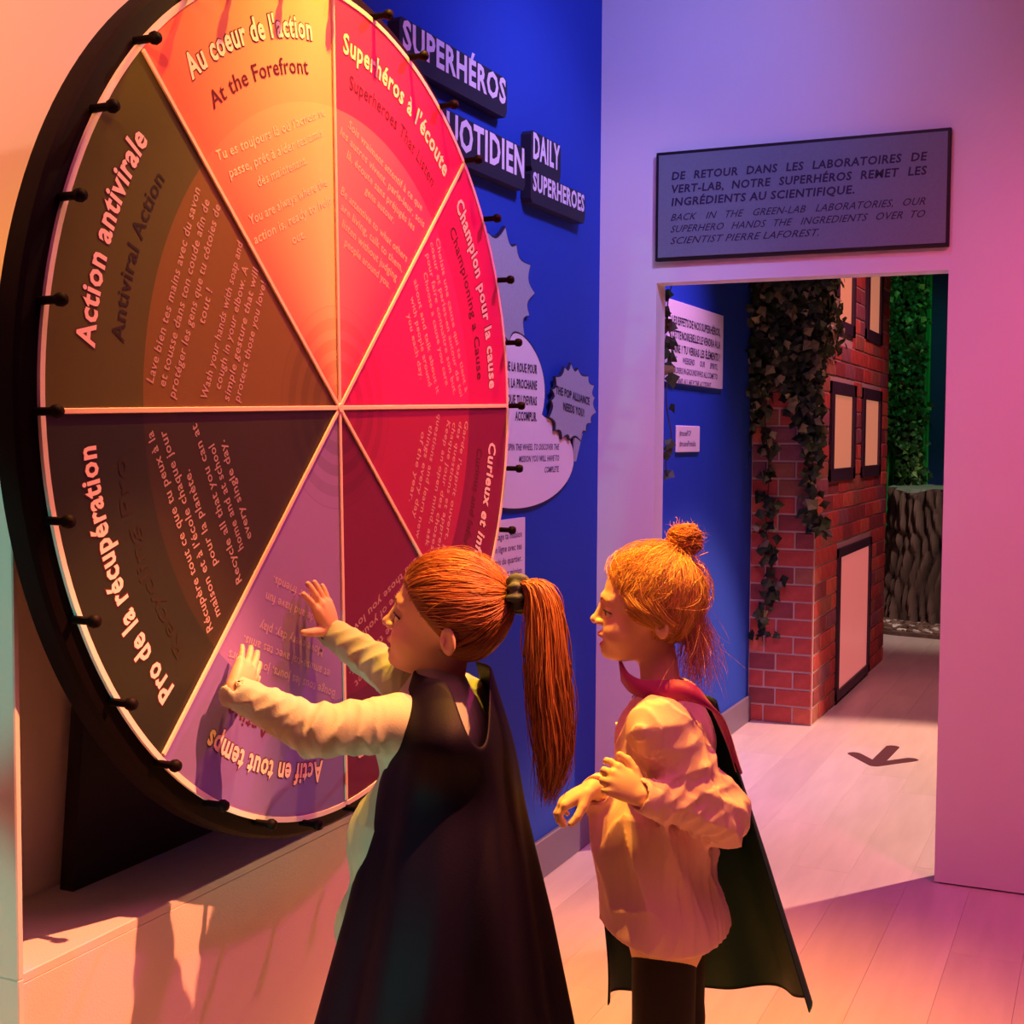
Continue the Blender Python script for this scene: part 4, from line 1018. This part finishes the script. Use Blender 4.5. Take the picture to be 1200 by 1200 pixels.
# ------------------------------------------------------------------ girl with the bun
O2 = at(757, 718, 2.5); f2 = nrm((-.955, -.28, .03)); u2 = nrm(UP-f2*f2[2]); s2 = 1.03
g2 = thing('person', 'blond girl with a topknot bun, pink shirt and dark teal cape', 'person', (at(788, 1080, 2.5)[0], at(788, 1080, 2.5)[1], 0))
hp2, R2, W2 = head_prims(O2, f2, u2, s2, 1.3)
b2 = nrm((-.93, -.10, 0)); l2 = np.cross(UP, b2); Rb = np.stack([b2, l2, UP], 1)
neck = at(775, 812, 2.5); chest = at(779, 872, 2.5); waist = at(777, 985, 2.5); hip = at(785, 1080, 2.5)
shL = chest+l2*.106+UP*.050-b2*.012; shR = chest-l2*.106+UP*.050-b2*.0
elL = at(842, 952, 2.39); wrL = at(752, 932, 2.335)
elR = at(745, 952, 2.60); wrR = at(694, 924, 2.46)
tb = CU*.0
dL = nrm(-CR*.86+UP*.50+CF*.05); nL = nrm(-CF*.80+UP*.45-CR*.1)
handL = hand_prims(wrL, dL, nL, UP+CR*.5, 1.0, [(.35, .75, .5), (.75, .9, .5), (.85, .95, .5), (.9, .95, .5)], (.20, .04, -.06, -.16), (.75, .05), (.3, .4))
dR = nrm(-CR*.90-UP*.42-CF*.06); nR = nrm(-CR*.42+UP*.90)
handR = hand_prims(wrR, dR, nR, -CF, 1.0, [(.55, .75, .5), (.6, .8, .5), (.6, .8, .5), (.65, .8, .5)], (.05, .02, -.02, -.06), (.62, -.62), (.15, .35))
legs = []; ank = []
for sd in (-1, 1):
    hj = hip+l2*.050*sd-UP*.02; kn = np.array([hj[0], hj[1], .34]); an = np.array([kn[0]+.012, kn[1], .07]); ank.append(an)
    legs += [cap(hj, kn, .060, .042, .03), cap(kn, an, .042, .028, .01), cap(an-UP*.03, an+b2*.09-UP*.045, .024, .020, .01)]
body2 = [ell(chest, (.076, .100, .10), Rb), ell(waist, (.080, .090, .10), Rb, .05), ell(hip, (.080, .095, .085), Rb, .05)]+legs + \
    [cap(chest+UP*.055, O2-f2*.018*s2-u2*.045, .040, .034, .02), cap(shL, chest, .04, .06, .03), cap(shR, chest, .04, .06, .03)] + \
    chain([shL, elL, wrL], [.036, .028, .018], .012)+chain([shR, elR, wrR], [.036, .028, .018], .012)+hp2+handL+handR
V, Fc = polygonize(body2, .0022)
smooth_obj(mesh('body', V, Fc, M_skin, g2, col=skin_cols(V, W2, s2, (.84, .55, .42))))
eyes(g2, W2, R2, s2, f2+.12*UP, hp2, brow=(.34, .16, .06))
M_pink = mat('pink_striped_cotton', (.86, .56, .66), .8, .15, 400, .04, 60, stretch=(1, 1, .05))
hemz = Zof(1078, 2.5)
def shirt_folds(p):
    q = (p-waist)@Rb; a = np.arctan2(q[:, 1], q[:, 0]); w_ = np.clip((chest[2]-.02-p[:, 2])/.12, 0, 1)*np.clip((p[:, 2]-hemz+.03)/.16, .15, 1)
    return .013*w_*(np.abs(np.sin(a*4.5+1.6*np.sin(p[:, 2]*9)+.5))**.7-.65)-.002*w_*np.sin(a*15+p[:, 2]*18)+folds2(p)
folds2 = folds(12, .0052, 62, 36)
bel = waist+b2*.022
sh2 = [ell(chest, (.094, .112, .105), Rb), ell(bel, (.116, .118, .13), Rb, .05), ell(hip-UP*.01+b2*.010, (.122, .122, .14), Rb, .06),
       cap(chest+UP*.03, chest+UP*.090, .072, .046, .03), cap(shL, chest, .052, .07, .03), cap(shR, chest, .05, .07, .03),
       ((lambda p: p[:, 2]-(hemz-.030*(1-(((p-hip)@CR)/.125)**2))), .003, -2, hip, 9.),
       ell(hip*np.array([1, 1, 0])+UP*(hemz-.05), (.080, .080, .075), Rb, .003, -2)]
def cuff(el, wr, r):
    d = nrm(wr-el); return [cap(wr-d*.042, wr-d*.010, r, r*.98, .004), cap(wr-d*.010, wr+d*.02, r*.82, r*.82, .0015, -1)]
slv = chain([shL, elL, wrL-nrm(wrL-elL)*.03], [.056, .052, .034], .032)+chain([shR, elR, wrR-nrm(wrR-elR)*.03], [.052, .046, .032], .018)
jf2 = joint_folds([(elL, wrL-shL, .011, .08, 24, 1.7), ((elL+wrL)/2, wrL-elL, .008, .055, 32, 2.4), (shL*.45+elL*.55, (elL-shL)+CR*.06, .010, .075, 20, 1.3), (shL+UP*.01, CR*.6-UP, .007, .06, 22, .8)])
slv += cuff(elL, wrL, .031)+cuff(elR, wrR, .030)
cloth('shirt', sh2+slv, .0034, M_pink, g2, lambda p: shirt_folds(p)+jf2(p))
P = [chest+UP*.075+b2*.050, chest+UP*.04+b2*.088, chest+b2*.100, waist+UP*.06+b2*.128, waist+b2*.140, waist-UP*.06+b2*.140]
for i, t in enumerate((.25, .5, .75)):
    p = np.array([np.interp(t*5, range(6), np.array(P)[:, j]) for j in range(3)])
    mesh('button', *tube([p-b2*.002, p+b2*.004], .0055, 10), mat('pale_button', (.8, .7, .6), .3), g2)
M_blk = mat('black_trousers', (.008, .006, .008), .85)
lg = []
for sd in (0, 1):
    hj = hip+l2*.050*(-1, 1)[sd]-UP*.02; an = ank[sd]; kn = np.array([hj[0], hj[1], .34]); lg += [cap(hj, kn, .060, .058, .02), cap(kn, an, .058, .05, .01)]
cloth('trousers', lg, .005, M_blk, g2)
for an in ank: cloth('shoe', [cap(an-UP*.038, an+b2*.095-UP*.045, .032, .027, .01), cap(an, an-UP*.04, .034, .03, .01), half((0, 0, .004), -UP, .001)], .004, M_shoe, g2)
M_teal = mat('dark_teal_satin', (.002, .034, .044), .65, .1, 260, spec=.2)
M_mag = mat('magenta_satin', (.36, .006, .22), .5, .1, 200, sheen=.3)
zt2 = Zof(822, 2.5); zb2 = Zof(1185, 2.5)
def C2(z):
    t = (zt2-z)/(zt2-zb2); return at(790+38*t, 822+363*t, 2.53+.0*t)
def r2(ph_, t, z):
    tt = max(0, (zt2-z)/(zt2-zb2)); w_ = .078+.115*tt
    fo = 1+.05*math.sin(math.radians(ph_)*7)*min(1, tt*2)
    lf = 1+.30*math.exp(-((tt-.62)/.22)**2)*max(0, -math.sin(math.radians(ph_-45)))**2*(ph_ > 290)
    far = 1.12+.75*math.exp(-((tt-.15)/.25)**2)+.25*(tt < 2)
    return w_*fo*lf, w_*fo*far
cape_surface('cape', C2, r2, lambda p: zt2+.012*math.sin(math.radians(p)), lambda p: zb2+.035*math.exp(-((p-165)/22)**2)-.090*math.exp(-((p-275)/58)**2), 158, 352, M_teal, M_teal, g2, label='dark teal cape hanging behind her back')
def band(name, P0, wid, m, parent, seed=0, th=.004):
    """flat folded strip of cloth along a line; P0 rows of (centre, width direction)"""
    A = []; n = len(P0)
    for c, wdir in P0: A.append([c-np.array(wdir)*wid/2, c+np.array(wdir)*wid/2])
    A = np.array(A); T_ = np.gradient(A.mean(1), axis=0); N_ = np.cross(T_, A[:, 1]-A[:, 0]); N_ /= np.linalg.norm(N_, axis=1)[:, None]+1e-9
    V = np.concatenate([A[:, 0]+N_*th/2, A[:, 1]+N_*th/2, A[:, 1]-N_*th/2, A[:, 0]-N_*th/2]); Fc = []
    for i in range(n-1):
        for a, b in ((0, 1), (1, 2), (2, 3), (3, 0)): Fc.append((a*n+i, b*n+i, b*n+i+1, a*n+i+1))
    Fc += [(0, n, 2*n, 3*n)[::-1], (n-1, 2*n-1, 3*n-1, 4*n-1)]
    return smooth_obj(mesh(name, V, Fc, m, parent))
# magenta collar band around the neck, wider over the near shoulder
col = []
kp = [(728, 786, 2.50, .9), (736, 800, 2.46, .8), (752, 808, 2.435, .7), (775, 810, 2.41, .8), (800, 808, 2.395, .8), (822, 815, 2.385, .7), (842, 836, 2.40, .4), (856, 872, 2.44, .3), (866, 905, 2.46, .3)]
kp = np.array(kp); tt = np.linspace(0, 1, 40); kk = np.linspace(0, 1, len(kp)); Q = np.stack([np.interp(tt, kk, kp[:, i]) for i in range(4)], 1)
for _ in range(4): Q[1:-1] = (Q[:-2]+2*Q[1:-1]+Q[2:])/4
for q in Q:
    c = at(q[0], q[1], q[2]); col.append((c, nrm(UP*q[3]+CF*.35-CR*(1-q[3])*.9)*(1 if q[0] < 820 else max(.3, 1-(q[0]-820)/55))))
band('cape_collar', col, .040, M_mag, g2, th=.006)
ringP = []
for k in range(49):
    a = k*2*PI/48; c = neck+np.array([0, 0, -.008])+(b2*math.cos(a)*.050+l2*math.sin(a)*.052)+UP*.010*(-math.cos(a)); ringP.append((c, nrm(UP+.35*(b2*math.cos(a)+l2*math.sin(a))*-1)))
band('neck_band', ringP, .026, M_mag, g2, th=.006)
# hair: loose strands swept up to the bun
M_cap2 = mat('blond_scalp_hair', (.55, .27, .085), .55, 1, 90, .3, 60)
hair_cap(O2, R2, W2, s2, g2, M_cap2, (.74, 0, -.67), (.036, 0, .030))
tgt2 = (-.42, 0, .90)
pb2 = W2(-.012, 0, .036)+R2@(nrm(tgt2)*.092*s2)
H = swept_hair(W2, R2, s2, tgt2, 2300, 31, .13, p0=(.038, 0, .030), n0=(.74, 0, -.67))
strands('head_hair', H, rng.uniform(.0005, .0010, len(H)), hair_cols(len(H), (.78, .47, .14), 12, .28), M_hair, g2)
fl_ = swept_hair(W2, R2, s2, tgt2, 220, 78, .6, rad=(.1025, .0855, .0905))
strands('loose_hairs', fl_, np.full(len(fl_), .00055), hair_cols(len(fl_), (.8, .45, .16), 13), M_hair, g2, n=3)
# strands looped back over the ear to the nape
r = np.random.default_rng(41); out = []
for i in range(620):
    t = np.linspace(0, 1, 14); y = 1 if r.random() < .6 else -1; z0 = r.uniform(.0, .045); z1 = r.uniform(-.060, -.015)
    a_s = np.radians(r.uniform(50, 98)); ang = a_s+(np.radians(158)-a_s)*t; zz = z0+(z1-z0)*t**.8-.012*np.sin(PI*t)
    d = np.stack([np.cos(ang)*.9, y*np.sin(ang), (zz-.036)/.09], 1); out.append(skull_path(d, W2(-.012, 0, .036), R2, np.array((.1, .083, .088))*s2, np.full(14, r.uniform(.003, .012))*np.sin(PI*np.clip(t*1.2,0,1))**.5+.003*np.sin(t*8+r.uniform(0, 6))))
strands('side_locks', out, rng.uniform(.0005, .0010, 620), hair_cols(620, (.74, .42, .13), 14, .3), M_hair, g2)
nh = nape_hair(W2, R2, s2, pb2, 520, 93)
strands('nape_hair', nh, rng.uniform(.0005, .0010, 520), hair_cols(520, (.66, .34, .11), 94, .3), M_hair, g2)
bc = at(803, 633, 2.50)+0*pb2; out = []
for i in range(900):
    t = np.linspace(0, 1, 24); a0 = r.uniform(0, 2*PI); tilt = r.normal(0, .5, 3); turns = r.uniform(.7, 1.6)*2*PI; rad_ = r.uniform(.013, .026)
    ax_ = nrm(np.array([0, 0, 1.])*1.2+tilt); uu = nrm(np.cross(ax_, (1, .2, .1))); vv = np.cross(ax_, uu); a = a0+turns*t
    out.append(bc+rad_*(np.cos(a)[:, None]*uu+np.sin(a)[:, None]*vv)*np.array([1.15, 1.15, .85])+ax_*r.normal(0, .010)+.002*r.normal(0, 1, 3)*np.sin(t*7)[:, None])
for i in range(160):
    t = np.linspace(0, 1, 24)[:, None]; o = r.normal(0, .010, 3); st_ = pb2+o; out.append(st_*(1-t)+(bc-UP*.012+o*.5)*t+.002*np.sin(t*6)*r.normal(0, 1, 3))
strands('hair_bun', out, rng.uniform(.0005, .0010, len(out)), hair_cols(len(out), (.62, .28, .08), 15, .4), M_hair, g2)
cloth('bun_core', [ell(bc, (.024, .024, .019)), cap(pb2-UP*.005, bc, .011, .012, .01)], .003, M_cap2, g2)
out = []
for i in range(90):
    t = np.linspace(0, 1, 24)[:, None]; d = nrm(r.normal(0, 1, 3)+np.array([0, 0, .4])); L = r.uniform(.012, .032); out.append(bc+d*.022+d*L*t+.006*np.sin(t*r.uniform(3, 7))*r.normal(0, 1, 3))
for i in range(420):   # frizz falling behind the neck
    t = np.linspace(0, 1, 24)[:, None]; a = r.uniform(-1, 1); st_ = W2(-.088+r.uniform(0, .03), a*.050, r.uniform(-.03, .06))
    e = at(r.normal(815, 17), r.uniform(752, 822), 2.5+r.normal(0, .04)); m_ = (st_+e)/2+CR*r.uniform(.005, .040)
    out.append((1-t)**2*st_+2*t*(1-t)*m_+t*t*e+.005*np.sin(t*r.uniform(6, 16)+r.uniform(0, 6))*r.normal(0, 1, 3)*t)
strands('fine_hairs', out, np.full(len(out), .00042), hair_cols(len(out), (.72, .36, .20), 16), M_hair, g2, n=3)
